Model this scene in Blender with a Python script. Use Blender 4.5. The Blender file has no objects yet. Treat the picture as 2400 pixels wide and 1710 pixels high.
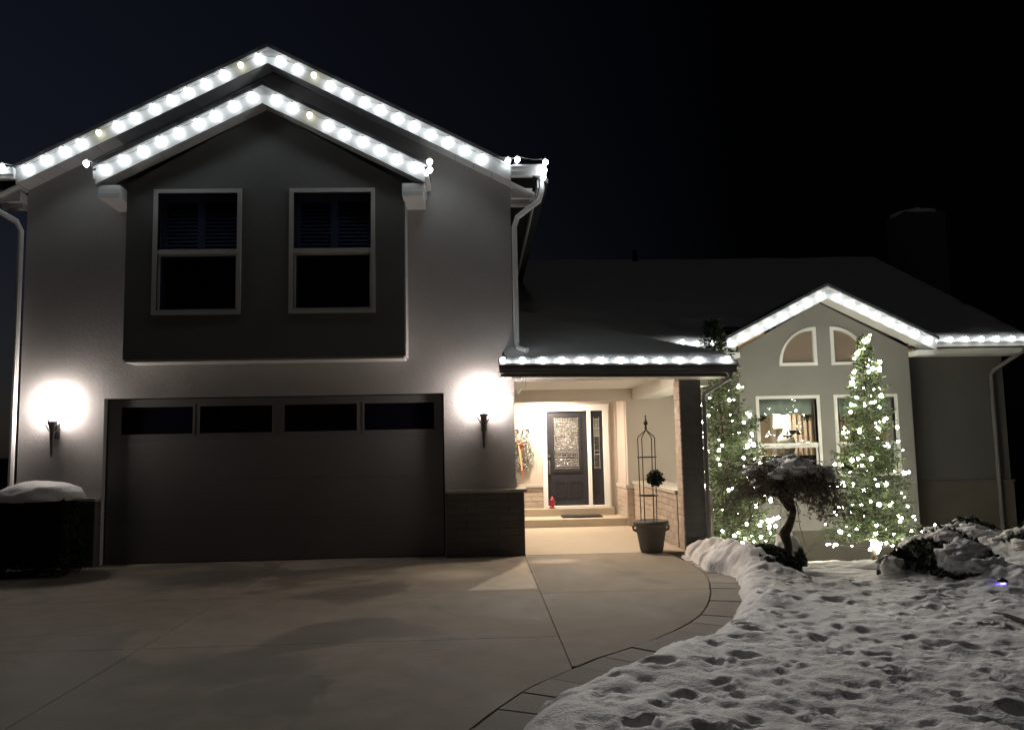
import bpy, bmesh, math, random
import numpy as np
from mathutils import Vector, Matrix, noise
from mathutils.geometry import tessellate_polygon

random.seed(7); rng = np.random.default_rng(7)
S = bpy.context.scene
COL = S.collection
R = math.radians

# ------------------------------------------------------------------ camera, sky, exposure
cam = bpy.data.cameras.new('camera'); camo = bpy.data.objects.new('camera', cam); COL.objects.link(camo)
CAMP, CAMY, CAMR = R(5.733), R(2.424), R(-1.142)
fw = Vector((math.sin(CAMY)*math.cos(CAMP), math.cos(CAMY)*math.cos(CAMP), math.sin(CAMP)))
rt = Vector((math.cos(CAMY), -math.sin(CAMY), 0)); up = rt.cross(fw)
c_, s_ = math.cos(CAMR), math.sin(CAMR)
r2 = c_*rt + s_*up; u2 = -s_*rt + c_*up
m = Matrix((r2, u2, -fw)).transposed().to_4x4(); m.translation = Vector((0, 0, 1.6))
camo.matrix_world = m
cam.lens = 28.5; cam.sensor_width = 36; cam.clip_start = .05; cam.clip_end = 2000
S.camera = camo

W = bpy.data.worlds.new('World'); S.world = W; W.use_nodes = True
nt = W.node_tree; nt.nodes.clear()
out = nt.nodes.new('ShaderNodeOutputWorld'); bg = nt.nodes.new('ShaderNodeBackground')
sky = nt.nodes.new('ShaderNodeTexSky'); sky.sky_type = 'NISHITA'; sky.sun_disc = False
SUN_EL, SUN_AZ = R(62), R(205)
sky.sun_elevation = SUN_EL; sky.sun_rotation = SUN_AZ
# town glow: a faint navy tint that is a little stronger towards the left of the house
tc = nt.nodes.new('ShaderNodeTexCoord'); dot = nt.nodes.new('ShaderNodeVectorMath'); dot.operation = 'DOT_PRODUCT'
dot.inputs[1].default_value = (-.86, .4, .1)
mr = nt.nodes.new('ShaderNodeMapRange'); mr.inputs['From Min'].default_value = .12; mr.inputs['From Max'].default_value = .95
mr.inputs['To Min'].default_value = .04; mr.inputs['To Max'].default_value = 1.5
mx = nt.nodes.new('ShaderNodeMix'); mx.data_type = 'RGBA'; mx.blend_type = 'MULTIPLY'; mx.inputs[0].default_value = 1
mx.inputs[7].default_value = (1, .8, .8, 1)
sc = nt.nodes.new('ShaderNodeVectorMath'); sc.operation = 'SCALE'
L = nt.links.new
L(tc.outputs['Generated'], dot.inputs[0]); L(dot.outputs['Value'], mr.inputs['Value'])
L(sky.outputs[0], mx.inputs[6]); L(mx.outputs[2], sc.inputs[0]); L(mr.outputs[0], sc.inputs['Scale'])
L(sc.outputs[0], bg.inputs[0]); bg.inputs[1].default_value = .0030
L(bg.outputs[0], out.inputs[0])

# the moon: one very weak, soft sun lamp
sl = bpy.data.lights.new('moon', 'SUN'); sl.energy = .014; sl.angle = R(15); sl.color = (1, .97, .92)
so = bpy.data.objects.new('moon', sl); COL.objects.link(so)
sd = Vector((math.sin(SUN_AZ)*math.cos(SUN_EL), math.cos(SUN_AZ)*math.cos(SUN_EL), math.sin(SUN_EL)))
so.rotation_euler = sd.to_track_quat('Z', 'Y').to_euler()

S.view_settings.view_transform = 'Standard'; S.view_settings.look = 'None'
S.view_settings.exposure = 0; S.view_settings.gamma = 1; S.view_settings.use_curve_mapping = False
S.render.engine = 'CYCLES'
S.cycles.use_denoising = True
S.cycles.use_light_tree = True
S.cycles.sample_clamp_indirect = 3
S.cycles.max_bounces = 6; S.cycles.diffuse_bounces = 4; S.cycles.transparent_max_bounces = 12
S.cycles.caustics_reflective = False; S.cycles.caustics_refractive = False

# light levels in one place
E_ROOF, E_ROOF_DIM = 18, 4            # roofline bulbs, glowing surface
P_GABLE, P_LOW = 7.5, 19.0           # added forward spot at roofline bulbs, fills the yard (W): garage gables, lower rooflines
E_SCONCE = 96
E_FAIRY = 105
E_PORCH, E_ALCOVE = 1000, 2600
E_TABLE = 48

# ------------------------------------------------------------------ materials
def node_mat(name):
    M = bpy.data.materials.new(name); M.use_nodes = True
    t = M.node_tree; b = t.nodes['Principled BSDF']
    return M, t, b
def N(t, typ, **kw):
    n = t.nodes.new(typ)
    for k, v in kw.items():
        if k in n.inputs.keys() if hasattr(n.inputs, 'keys') else False: n.inputs[k].default_value = v
        else: setattr(n, k, v)
    return n
def surf(name, col, rough=.7, var=.12, scale=3, fine=60, bump=.15, bdist=.004, rand=0.0, metal=0, detail=5, spec=.4, warm=None):
    """base colour with soft large variation, fine grain and fine relief"""
    M, t, b = node_mat(name)
    g = t.nodes.new('ShaderNodeNewGeometry')
    n1 = N(t, 'ShaderNodeTexNoise'); n1.inputs['Scale'].default_value = scale; n1.inputs['Detail'].default_value = detail
    n2 = N(t, 'ShaderNodeTexNoise'); n2.inputs['Scale'].default_value = fine; n2.inputs['Detail'].default_value = 3
    L = t.links.new
    L(g.outputs['Position'], n1.inputs['Vector']); L(g.outputs['Position'], n2.inputs['Vector'])
    ad = N(t, 'ShaderNodeMath', operation='ADD'); L(n1.outputs[0], ad.inputs[0]); L(n2.outputs[0], ad.inputs[1])
    val = ad.outputs[0]
    if rand:
        oi = t.nodes.new('ShaderNodeObjectInfo')
        mm = N(t, 'ShaderNodeMath', operation='MULTIPLY_ADD'); mm.inputs[1].default_value = rand; L(oi.outputs['Random'], mm.inputs[0]); L(val, mm.inputs[2])
        sb = N(t, 'ShaderNodeMath', operation='SUBTRACT'); sb.inputs[1].default_value = rand/2; L(mm.outputs[0], sb.inputs[0]); val = sb.outputs[0]
    rp = t.nodes.new('ShaderNodeMapRange'); rp.inputs['From Min'].default_value = .6; rp.inputs['From Max'].default_value = 1.4
    L(val, rp.inputs['Value'])
    mix = t.nodes.new('ShaderNodeMix'); mix.data_type = 'RGBA'
    lo = [c*(1-var) for c in col]; hi = [min(.92, c*(1+var)) for c in col]
    if warm: hi = [h*w for h, w in zip(hi, warm)]
    mix.inputs[6].default_value = (*lo, 1); mix.inputs[7].default_value = (*hi, 1)
    L(rp.outputs[0], mix.inputs[0]); L(mix.outputs[2], b.inputs['Base Color'])
    b.inputs['Roughness'].default_value = rough; b.inputs['Metallic'].default_value = metal
    b.inputs['Specular IOR Level'].default_value = spec
    if bump:
        bp = t.nodes.new('ShaderNodeBump'); bp.inputs['Strength'].default_value = bump; bp.inputs['Distance'].default_value = bdist
        L(n2.outputs[0], bp.inputs['Height']); L(bp.outputs[0], b.inputs['Normal'])
    return M
def glow(name, col, strength):
    M, t, b = node_mat(name)
    b.inputs['Base Color'].default_value = (.8, .8, .8, 1)
    b.inputs['Emission Color'].default_value = (*col, 1); b.inputs['Emission Strength'].default_value = strength
    return M
def glass(name, tint=(.9, .93, .95), refl=1.5):
    M = bpy.data.materials.new(name); M.use_nodes = True; t = M.node_tree; t.nodes.clear()
    o = t.nodes.new('ShaderNodeOutputMaterial'); tr = t.nodes.new('ShaderNodeBsdfTransparent'); gl = t.nodes.new('ShaderNodeBsdfGlossy')
    tr.inputs[0].default_value = (*tint, 1); gl.inputs['Roughness'].default_value = .03
    fr = t.nodes.new('ShaderNodeFresnel'); fr.inputs[0].default_value = refl
    mx = t.nodes.new('ShaderNodeMixShader')
    gb = t.nodes.new('ShaderNodeNewGeometry'); sb = t.nodes.new('ShaderNodeMath'); sb.operation = 'MULTIPLY_ADD'; sb.inputs[1].default_value = -1; sb.inputs[2].default_value = 1
    ml = t.nodes.new('ShaderNodeMath'); ml.operation = 'MULTIPLY'
    t.links.new(gb.outputs['Backfacing'], sb.inputs[0]); t.links.new(sb.outputs[0], ml.inputs[0]); t.links.new(fr.outputs[0], ml.inputs[1])
    t.links.new(ml.outputs[0], mx.inputs[0]); t.links.new(tr.outputs[0], mx.inputs[1]); t.links.new(gl.outputs[0], mx.inputs[2])
    t.links.new(mx.outputs[0], o.inputs[0]); return M

MAT = dict(
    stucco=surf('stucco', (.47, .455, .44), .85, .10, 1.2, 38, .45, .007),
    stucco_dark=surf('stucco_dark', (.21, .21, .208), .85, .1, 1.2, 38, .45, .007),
    stucco_bay=surf('stucco_bay', (.245, .24, .23), .85, .08, 1.2, 38, .45, .007),
    porch_wall=surf('porch_wall', (.45, .40, .35), .8, .05, 1.5, 80, .25, .003),
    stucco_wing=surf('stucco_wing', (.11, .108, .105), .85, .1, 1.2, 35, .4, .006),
    wainscot=surf('wing_wainscot', (.12, .105, .088), .9, .2, 3, 40, .4, .006),
    foundation=surf('foundation', (.105, .098, .084), .9, .2, 1.5, 40, .4, .006),
    white=surf('white_trim', (.78, .78, .77), .5, .05, 2, 60, .05, .002),
    fascia_white=surf('fascia_white', (.58, .58, .57), .5, .06, 2, 60, .05, .002),
    offwhite=surf('offwhite_trim', (.74, .73, .70), .5, .05, 2, 60, .05, .002),
    gray_trim=surf('gray_trim', (.16, .155, .16), .45, .08, 2, 60, .05, .002),
    shingle=surf('shingle', (.05, .05, .055), .9, .3, 6, 60, .5, .01),
    snow=surf('snow', (.84, .83, .815), .6, .06, 3, 48, .6, .014, spec=.3),
    brick=surf('brick', (.41, .345, .285), .9, .16, 8, 70, .5, .006, rand=.6),
    mortar=surf('mortar', (.42, .37, .31), .95, .1, 6, 80, .4, .004),
    brick_dark=surf('brick_dark', (.125, .123, .125), .9, .12, 8, 70, .5, .006, rand=.5),
    capstone=surf('capstone', (.45, .42, .37), .8, .1, 4, 60, .3, .004),
    garage=surf('garage_paint', (.17, .168, .163), .55, .14, 1.3, 40, .12, .003),
    doorpaint=surf('door_paint', (.018, .018, .023), .35, .1, 3, 60, .03, .002),
    bronze=surf('lamp_bronze', (.10, .09, .092), .5, .15, 12, 50, .1, .002),
    black=surf('black_metal', (.012, .012, .012), .45, .2, 8, 50, .1, .002),
    iron=surf('iron', (.03, .018, .012), .5, .4, 20, 80, .2, .002),
    brass=surf('handle_metal', (.42, .36, .28), .3, .1, 8, 40, .0, .002, metal=1),
    dark=surf('dark_interior', (.02, .02, .025), .9, .2),
    shutter=surf('shutter_slat', (.26, .27, .31), .5, .05, 3, 30, 0),
    wire=surf('wire', (.30, .31, .29), .6, .1, 8, 30, 0),
    needles=surf('needles', (.054, .088, .044), .75, .5, 4, 18, 0, warm=(1.15, 1.0, .8)),
    boxwood=surf('boxwood', (.022, .03, .018), .8, .4, 5, 20, 0),
    juniper=surf('juniper', (.035, .05, .028), .8, .4, 5, 20, 0),
    bark=surf('bark', (.075, .055, .042), .9, .35, 14, 50, .6, .01),
    maple_twig=surf('maple_twig', (.185, .15, .118), .85, .4, 8, 30, 0),
    mapleleaf=surf('maple_leaf', (.135, .115, .092), .85, .45, 6, 25, 0),
    pot=surf('pot', (.135, .125, .11), .8, .2, 5, 40, .3, .005),
    soil=surf('soil', (.05, .04, .028), .95, .5, 2.5, 25, .7, .03),
    joint=surf('joint_sand', (.11, .09, .068), .95, .3, 6, 60, .4, .004),
    mulch=surf('mulch', (.075, .062, .042), .95, .45, 2, 20, .7, .03),
    paver=surf('paver', (.29, .26, .22), .85, .16, 4, 50, .4, .006, rand=.7),
    bulb=glow('bulb_glow', (.90, .96, 1.0), E_ROOF),
    bulb_dim=glow('bulb_dim', (1, .95, .66), E_ROOF_DIM),
    fairy=glow('fairy_glow', (1, .94, .73), E_FAIRY),
    sconce_glass=glow('sconce_glass', (1, .88, .82), E_SCONCE),
    porch_lamp=glow('porch_lamp', (1, .80, .62), E_PORCH),
    alcove_lamp=glow('alcove_lamp', (1, .80, .61), E_ALCOVE),
    lampshade=glow('lampshade', (1, .88, .66), E_TABLE),
    blue=glow('blue_glow', (.16, .1, 1), 70),
    glass=glass('window_glass'), dimglass=glass('dim_glass', (.75, .78, .9)),
    frosted=surf('leaded_glass', (.10, .10, .10), .10, .5, 14, 32, 1.0, .05, spec=.9),
    came=surf('lead_came', (.85, .82, .78), .3, .1, 8, 40, 0, metal=1),
    room=surf('room_wall', (.50, .40, .28), .9, .05),
    valance=surf('valance', (.36, .40, .34), .9, .08, 4, 60, .1),
    curtain=surf('curtain', (.52, .40, .30), .9, .1, 4, 60, .1),
    ceramic=surf('ceramic', (.8, .76, .68), .4, .05, 3, 40, 0),
    sofa=surf('sofa', (.035, .018, .014), .8, .2, 4, 60, .1),
    shade=surf('window_shade', (.36, .31, .26), .9, .06, 3, 60, .05),
    ribbon=surf('ribbon', (.36, .07, .045), .5, .1, 6, 40, 0),
    gold=surf('gold_ribbon', (.42, .32, .17), .4, .1, 6, 40, 0),
    frost=surf('frosted_needles', (.46, .47, .43), .8, .4, 12, 40, 0),
    red=surf('red_paint', (.24, .014, .02), .4, .1, 6, 40, .05),
    mat=surf('doormat', (.025, .02, .017), .95, .3, 10, 90, .6, .01),
)

# driveway concrete: damp blotches and paler patches by the porch joint; lower left dimmed as light falloff
def concrete_mat():
    M, t, b = node_mat('concrete'); L = t.links.new
    g = t.nodes.new('ShaderNodeNewGeometry')
    big = N(t, 'ShaderNodeTexNoise'); big.inputs['Scale'].default_value = .55; big.inputs['Detail'].default_value = 5; big.inputs['Distortion'].default_value = .6
    mid = N(t, 'ShaderNodeTexNoise'); mid.inputs['Scale'].default_value = 3.0; mid.inputs['Detail'].default_value = 6
    fin = N(t, 'ShaderNodeTexNoise'); fin.inputs['Scale'].default_value = 75; fin.inputs['Detail'].default_value = 2
    for n in (big, mid, fin): L(g.outputs['Position'], n.inputs['Vector'])
    def mth(op, a, bb=None, c=None):
        n = N(t, 'ShaderNodeMath', operation=op)
        for i, v in enumerate((a, bb, c)):
            if v is None: continue
            if isinstance(v, (int, float)): n.inputs[i].default_value = v
            else: L(v, n.inputs[i])
        return n.outputs[0]
    def ramp(v, a, bb):
        n = t.nodes.new('ShaderNodeMapRange'); n.interpolation_type = 'SMOOTHSTEP'
        n.inputs['From Min'].default_value = a; n.inputs['From Max'].default_value = bb; L(v, n.inputs['Value']); return n.outputs[0]
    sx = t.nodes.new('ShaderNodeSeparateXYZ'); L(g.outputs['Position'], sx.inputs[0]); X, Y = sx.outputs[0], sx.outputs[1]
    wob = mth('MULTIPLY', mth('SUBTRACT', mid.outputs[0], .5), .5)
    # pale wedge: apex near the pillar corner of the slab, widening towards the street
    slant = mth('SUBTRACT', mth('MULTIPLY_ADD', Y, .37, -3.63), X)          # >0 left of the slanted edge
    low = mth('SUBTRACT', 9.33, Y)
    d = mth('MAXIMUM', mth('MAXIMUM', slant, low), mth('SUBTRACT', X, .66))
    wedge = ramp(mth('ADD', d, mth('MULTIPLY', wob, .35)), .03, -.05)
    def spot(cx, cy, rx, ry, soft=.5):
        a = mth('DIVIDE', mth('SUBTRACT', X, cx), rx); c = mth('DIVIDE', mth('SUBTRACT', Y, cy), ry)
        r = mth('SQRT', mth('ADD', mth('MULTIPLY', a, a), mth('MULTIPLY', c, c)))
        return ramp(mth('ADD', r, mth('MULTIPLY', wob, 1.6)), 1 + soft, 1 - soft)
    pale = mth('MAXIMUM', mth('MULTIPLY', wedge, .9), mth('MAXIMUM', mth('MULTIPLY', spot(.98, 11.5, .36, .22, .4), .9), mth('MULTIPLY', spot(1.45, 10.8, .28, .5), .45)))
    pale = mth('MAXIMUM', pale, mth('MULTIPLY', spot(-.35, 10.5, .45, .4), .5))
    damp_dim = mth('MAXIMUM', mth('MULTIPLY', ramp(big.outputs[0], .51, .58), .6), mth('MULTIPLY', spot(-3.5, 10.9, .75, .9), .75))
    damp_dim = mth('MAXIMUM', damp_dim, mth('MULTIPLY', spot(-1.9, 6.3, .7, .45), .6))
    damp_dim = mth('MAXIMUM', damp_dim, mth('MULTIPLY', spot(-.9, 11.9, 1.1, .6), .5))
    damp_dim = mth('MAXIMUM', damp_dim, mth('MULTIPLY', spot(-3.4, 5.0, 2.2, 1.2, .7), .6))  # lower left darkened to stand for light falling off from the house
    damp_dim = mth('MAXIMUM', damp_dim, mth('MULTIPLY', spot(-5.2, 7.2, 1.6, .35, .5), .5))
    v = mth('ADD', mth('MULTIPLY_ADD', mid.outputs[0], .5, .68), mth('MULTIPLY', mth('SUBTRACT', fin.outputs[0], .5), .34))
    v = mth('MULTIPLY', v, mth('SUBTRACT', 1.0, mth('MULTIPLY', damp_dim, .72)))
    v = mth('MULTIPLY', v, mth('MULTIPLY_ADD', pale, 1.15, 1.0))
    sc = t.nodes.new('ShaderNodeVectorMath'); sc.operation = 'SCALE'; sc.inputs[0].default_value = (.30, .258, .202)
    L(v, sc.inputs['Scale']); L(sc.outputs[0], b.inputs['Base Color'])
    rg = mth('SUBTRACT', .82, mth('MULTIPLY', damp_dim, .25)); L(rg, b.inputs['Roughness'])
    b.inputs['Specular IOR Level'].default_value = .3
    bp = t.nodes.new('ShaderNodeBump'); bp.inputs['Strength'].default_value = .3; bp.inputs['Distance'].default_value = .003
    L(fin.outputs[0], bp.inputs['Height']); L(bp.outputs[0], b.inputs['Normal'])
    return M
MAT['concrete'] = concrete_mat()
_t = MAT['shade'].node_tree; _m = _t.nodes.new('ShaderNodeMixShader'); _tr = _t.nodes.new('ShaderNodeBsdfTranslucent'); _tr.inputs[0].default_value = (.55, .46, .37, 1)
_m.inputs[0].default_value = .5; _o = _t.nodes['Material Output']; _t.links.new(_t.nodes['Principled BSDF'].outputs[0], _m.inputs[1]); _t.links.new(_tr.outputs[0], _m.inputs[2]); _t.links.new(_m.outputs[0], _o.inputs[0])
MAT['porch_floor'] = surf('porch_concrete', (.42, .36, .28), .8, .1, 2.5, 110, .25, .003)

# ------------------------------------------------------------------ mesh helpers
def lerp(a, b, t): return a + (b-a)*t
def origin(p):
    v = Vector((0, 0, 0))
    while p is not None: v += p.location; p = p.parent
    return v
class MB:
    def __init__(s): s.v = []; s.f = []
    def add(s, vs, fs):
        n = len(s.v); s.v += [tuple(map(float, q)) for q in vs]; s.f += [tuple(i+n for i in f) for f in fs]; return s
    def box(s, x0, x1, y0, y1, z0, z1):
        return s.add([(x, y, z) for z in (z0, z1) for y in (y0, y1) for x in (x0, x1)],
                     [(0, 2, 3, 1), (4, 5, 7, 6), (0, 1, 5, 4), (2, 6, 7, 3), (0, 4, 6, 2), (1, 3, 7, 5)])
    def wall(s, outer, holes=(), a0=0, a1=.1, axis='y'):
        """flat wall outline with holes, thick from a0 to a1 along an axis (y: outline in xz; x: outline in yz; z: outline in xy)"""
        loops = [list(outer)] + [list(h) for h in holes]
        pts = [p for l in loops for p in l]
        tri = tessellate_polygon([[Vector((p[0], p[1], 0)) for p in l] for l in loops])
        def P(p, a): return {'y': (p[0], a, p[1]), 'x': (a, p[0], p[1]), 'z': (p[0], p[1], a)}[axis]
        n = len(pts); vs = [P(p, a0) for p in pts] + [P(p, a1) for p in pts]
        fs = [tuple(t) for t in tri] + [tuple(i+n for i in reversed(t)) for t in tri]
        k = 0
        for l in loops:
            m_ = len(l)
            for i in range(m_):
                j = (i+1) % m_; fs.append((k+i, k+j, k+j+n, k+i+n))
            k += m_
        return s.add(vs, fs)
    def tube(s, path, r, n=8, r1=None, closed=False):
        path = [Vector(p) for p in path]; m_ = len(path); vs = []
        prev = None
        for i, p in enumerate(path):
            if closed: d = path[(i+1) % m_] - path[i-1]
            else: d = path[min(i+1, m_-1)] - path[max(i-1, 0)]
            d.normalize()
            if prev is None:
                a = d.orthogonal().normalized()
            else:
                a = (prev - d*prev.dot(d)); a = a.normalized() if a.length > 1e-6 else d.orthogonal().normalized()
            prev = a; b = d.cross(a)
            rr = r if (r1 is None or callable(r)) else lerp(r, r1, i/max(1, m_-1))
            if callable(r): rr = r(i/max(1, m_-1))
            for k in range(n):
                q = 2*math.pi*k/n; vs.append(p + (a*math.cos(q)+b*math.sin(q))*rr)
        fs = []
        for i in range(m_ if closed else m_-1):
            for k in range(n):
                j = (i+1) % m_; fs.append((i*n+k, i*n+(k+1) % n, j*n+(k+1) % n, j*n+k))
        if not closed: fs += [tuple(reversed(range(n))), tuple(range((m_-1)*n, m_*n))]
        return s.add(vs, fs)
    def lathe(s, prof, c, n=20):
        vs = []; fs = []
        for (r, z) in prof:
            for k in range(n):
                q = 2*math.pi*k/n; vs.append((c[0]+r*math.cos(q), c[1]+r*math.sin(q), c[2]+z))
        for i in range(len(prof)-1):
            for k in range(n): fs.append((i*n+k, i*n+(k+1) % n, (i+1)*n+(k+1) % n, (i+1)*n+k))
        fs += [tuple(reversed(range(n))), tuple(range((len(prof)-1)*n, len(prof)*n))]
        return s.add(vs, fs)
    def blob(s, c, rad, amp=.15, freq=3, sub=3, seed=0, flat=None):
        bm = bmesh.new(); bmesh.ops.create_icosphere(bm, subdivisions=sub, radius=1)
        vs = []
        for v in bm.verts:
            d = v.co.normalized(); k = 1 + amp*noise.noise(d*freq + Vector((seed*7.3, seed*1.7, 0))) + amp*.5*noise.noise(d*freq*2.3 + Vector((seed, 0, seed))) + amp*.22*noise.noise(d*freq*5.1 + Vector((0, seed, seed)))
            z = d.z*rad[2]*k
            if flat is not None and z < flat: z = flat
            vs.append((c[0]+d.x*rad[0]*k, c[1]+d.y*rad[1]*k, c[2]+z))
        fs = [tuple(v.index for v in f.verts) for f in bm.faces]; bm.free()
        return s.add(vs, fs)
    def build(s, name, mat, parent=None, smooth=False, **props):
        o = origin(parent)
        me = bpy.data.meshes.new(name)
        me.from_pydata([(v[0]-o.x, v[1]-o.y, v[2]-o.z) for v in s.v], [], s.f)
        return finish(name, me, mat, parent, smooth, **props)
def finish(name, me, mat, parent=None, smooth=False, **props):
    me.validate(); me.update()
    if smooth: me.polygons.foreach_set('use_smooth', [True]*len(me.polygons))
    bm = bmesh.new(); bm.from_mesh(me); bmesh.ops.recalc_face_normals(bm, faces=bm.faces) if len(me.polygons) < 4000 else None
    bm.to_mesh(me); bm.free()
    if mat: me.materials.append(MAT[mat] if isinstance(mat, str) else mat)
    ob = bpy.data.objects.new(name, me); COL.objects.link(ob)
    if parent is not None: ob.parent = parent
    for k, v in props.items(): ob[k] = v
    return ob
def box(name, mat, parent, *b, **props): return MB().box(*b).build(name, mat, parent, **props)
def thing(name, label, cat, loc=(0, 0, 0), group=None, kind=None):
    o = bpy.data.objects.new(name, None); COL.objects.link(o); o.location = loc; o.empty_display_size = .2
    o['label'] = label
    if cat: o['category'] = cat
    if group: o['group'] = group
    if kind: o['kind'] = kind
    return o
def tag(o, label, cat=None, group=None, kind=None):
    o['label'] = label
    if cat: o['category'] = cat
    if group: o['group'] = group
    if kind: o['kind'] = kind
    return o
def inst(name, me, parent, loc, rot=None, scale=None):
    """a further object sharing mesh data; loc in world space"""
    o = bpy.data.objects.new(name, me); COL.objects.link(o); o.parent = parent
    o.location = Vector(loc) - origin(parent)
    if rot: o.rotation_euler = rot
    if scale: o.scale = scale if not isinstance(scale, (int, float)) else (scale,)*3
    return o
def arr_mesh(name, V, F, mat, parent=None, smooth=False, **props):
    """numpy verts (n,3) and faces (m,3|4) -> object, verts in world space"""
    o = origin(parent); V = np.asarray(V, dtype=np.float32) - np.array([o.x, o.y, o.z], dtype=np.float32)
    F = np.asarray(F, dtype=np.int32); k = F.shape[1]
    me = bpy.data.meshes.new(name); me.vertices.add(len(V)); me.vertices.foreach_set('co', V.ravel())
    me.loops.add(F.size); me.loops.foreach_set('vertex_index', F.ravel())
    me.polygons.add(len(F)); me.polygons.foreach_set('loop_start', np.arange(0, F.size, k, dtype=np.int32))
    me.polygons.foreach_set('loop_total', np.full(len(F), k, dtype=np.int32))
    if smooth: me.polygons.foreach_set('use_smooth', np.ones(len(F), dtype=bool))
    me.update(calc_edges=True); me.validate()
    me.materials.append(MAT[mat] if isinstance(mat, str) else mat)
    ob = bpy.data.objects.new(name, me); COL.objects.link(ob)
    if parent is not None: ob.parent = parent
    for kk, v in props.items(): ob[kk] = v
    return ob
# smooth lattice noise on arrays
_P = rng.random((64, 64, 4)).astype(np.float64)
def vnoise(x, y, ch=0):
    xi = np.floor(x).astype(int); yi = np.floor(y).astype(int); fx = x-xi; fy = y-yi
    fx = fx*fx*(3-2*fx); fy = fy*fy*(3-2*fy); T = _P[..., ch]
    g = lambda a, b: T[a % 64, b % 64]
    return (g(xi, yi)*(1-fx)+g(xi+1, yi)*fx)*(1-fy) + (g(xi, yi+1)*(1-fx)+g(xi+1, yi+1)*fx)*fy - .5
def fbm(x, y, oct=4, ch=0):
    s = 0; a = 1.
    for i in range(oct): s = s + a*vnoise(x*2**i+i*17.3, y*2**i+i*9.1, (ch+i) % 4); a *= .5
    return s
def sstep(a, b, x):
    t = np.clip((x-a)/(b-a), 0, 1); return t*t*(3-2*t)
def gz(x, y):
    """height of the ground: level by the drive, falling away towards the bay"""
    x = np.asarray(x, float); y = np.asarray(y, float)
    return -.147*np.clip(y-10.4, 0, 4.9)*sstep(3.2, 4.3, x)

# ------------------------------------------------------------------ setting: ground, drive, snow
xs = np.concatenate([[-600, -150, -50, -20], np.arange(-14, 16.01, .25), [20, 50, 150, 600]])
ys = np.concatenate([[-600, -150, -40, -10], np.arange(-2, 24.01, .25), [30, 60, 160, 900]])
GX, GY = np.meshgrid(xs, ys, indexing='ij'); GZ = gz(GX, GY) - .035 - .10*(GX < 2.2)
def grid_faces(nx, ny, keep=None):
    i, j = np.meshgrid(np.arange(nx-1), np.arange(ny-1), indexing='ij'); a = i*ny+j
    F = np.stack([a, a+ny, a+ny+1, a+1], -1).reshape(-1, 4)
    return F if keep is None else F[keep.reshape(-1)]
g = arr_mesh('ground', np.stack([GX, GY, GZ], -1).reshape(-1, 3), grid_faces(len(xs), len(ys)), 'soil', smooth=True)
tag(g, 'dark bare winter ground under the snow and around the house', kind='structure')

inner = [(2.74, 12.13), (2.78, 11.2), (2.76, 10.3), (2.68, 9.7), (2.56, 9.21), (2.39, 8.6), (2.12, 7.88), (1.85, 7.39), (1.51, 6.93), (1.13, 6.53), (.84, 6.26), (.59, 5.94), (.32, 5.6), (.14, 5.28), (-.03, 4.93), (-.25, 4.4), (-.5, 3.6), (-.7, 2.6), (-.8, .5), (-.8, -3)]
def smooth_path(P, step):
    P = [Vector((p[0], p[1], 0)) for p in P]; Q = []
    for i in range(len(P)-1):
        p0 = P[max(i-1, 0)]; p1 = P[i]; p2 = P[i+1]; p3 = P[min(i+2, len(P)-1)]
        for k in range(12):
            t = k/12; Q.append(.5*((2*p1)+(p2-p0)*t+(2*p0-5*p1+4*p2-p3)*t*t+(-p0+3*p1-3*p2+p3)*t**3))
    Q.append(P[-1]); out = [Q[0]]; acc = 0
    for a, b in zip(Q, Q[1:]):
        d = (b-a).length
        while acc + d >= step:
            t = (step-acc)/d; a = a.lerp(b, t); out.append(a.copy()); d = (b-a).length; acc = 0
        acc += d
    return out
drive = thing('driveway', 'wide pale concrete driveway of large slabs in front of the garage', None, (-2, 8, 0), kind='structure')
GAP = .004
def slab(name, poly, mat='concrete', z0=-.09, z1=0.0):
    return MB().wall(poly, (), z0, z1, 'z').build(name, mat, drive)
inn = smooth_path(inner, .08)
rows = [-3, 7.02, 9.25, 12.30]
cols = [-14, -2.82, .645]
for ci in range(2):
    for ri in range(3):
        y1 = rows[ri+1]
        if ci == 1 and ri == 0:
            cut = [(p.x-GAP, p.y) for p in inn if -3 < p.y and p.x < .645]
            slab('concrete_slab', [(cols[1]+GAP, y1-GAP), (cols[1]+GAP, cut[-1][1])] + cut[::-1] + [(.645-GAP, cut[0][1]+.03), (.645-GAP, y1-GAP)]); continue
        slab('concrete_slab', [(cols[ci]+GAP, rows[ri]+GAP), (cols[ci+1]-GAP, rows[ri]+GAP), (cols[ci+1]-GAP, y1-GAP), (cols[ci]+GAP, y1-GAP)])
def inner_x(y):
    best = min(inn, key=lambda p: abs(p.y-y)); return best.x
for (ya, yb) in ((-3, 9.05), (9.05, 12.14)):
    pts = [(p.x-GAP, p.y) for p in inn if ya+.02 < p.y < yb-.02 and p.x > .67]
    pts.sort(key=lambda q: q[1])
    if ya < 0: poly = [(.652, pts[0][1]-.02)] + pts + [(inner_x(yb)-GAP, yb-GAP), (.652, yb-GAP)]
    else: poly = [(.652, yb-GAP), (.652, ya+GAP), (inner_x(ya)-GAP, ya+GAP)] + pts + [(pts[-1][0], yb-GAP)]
    slab('concrete_slab', poly)
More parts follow.
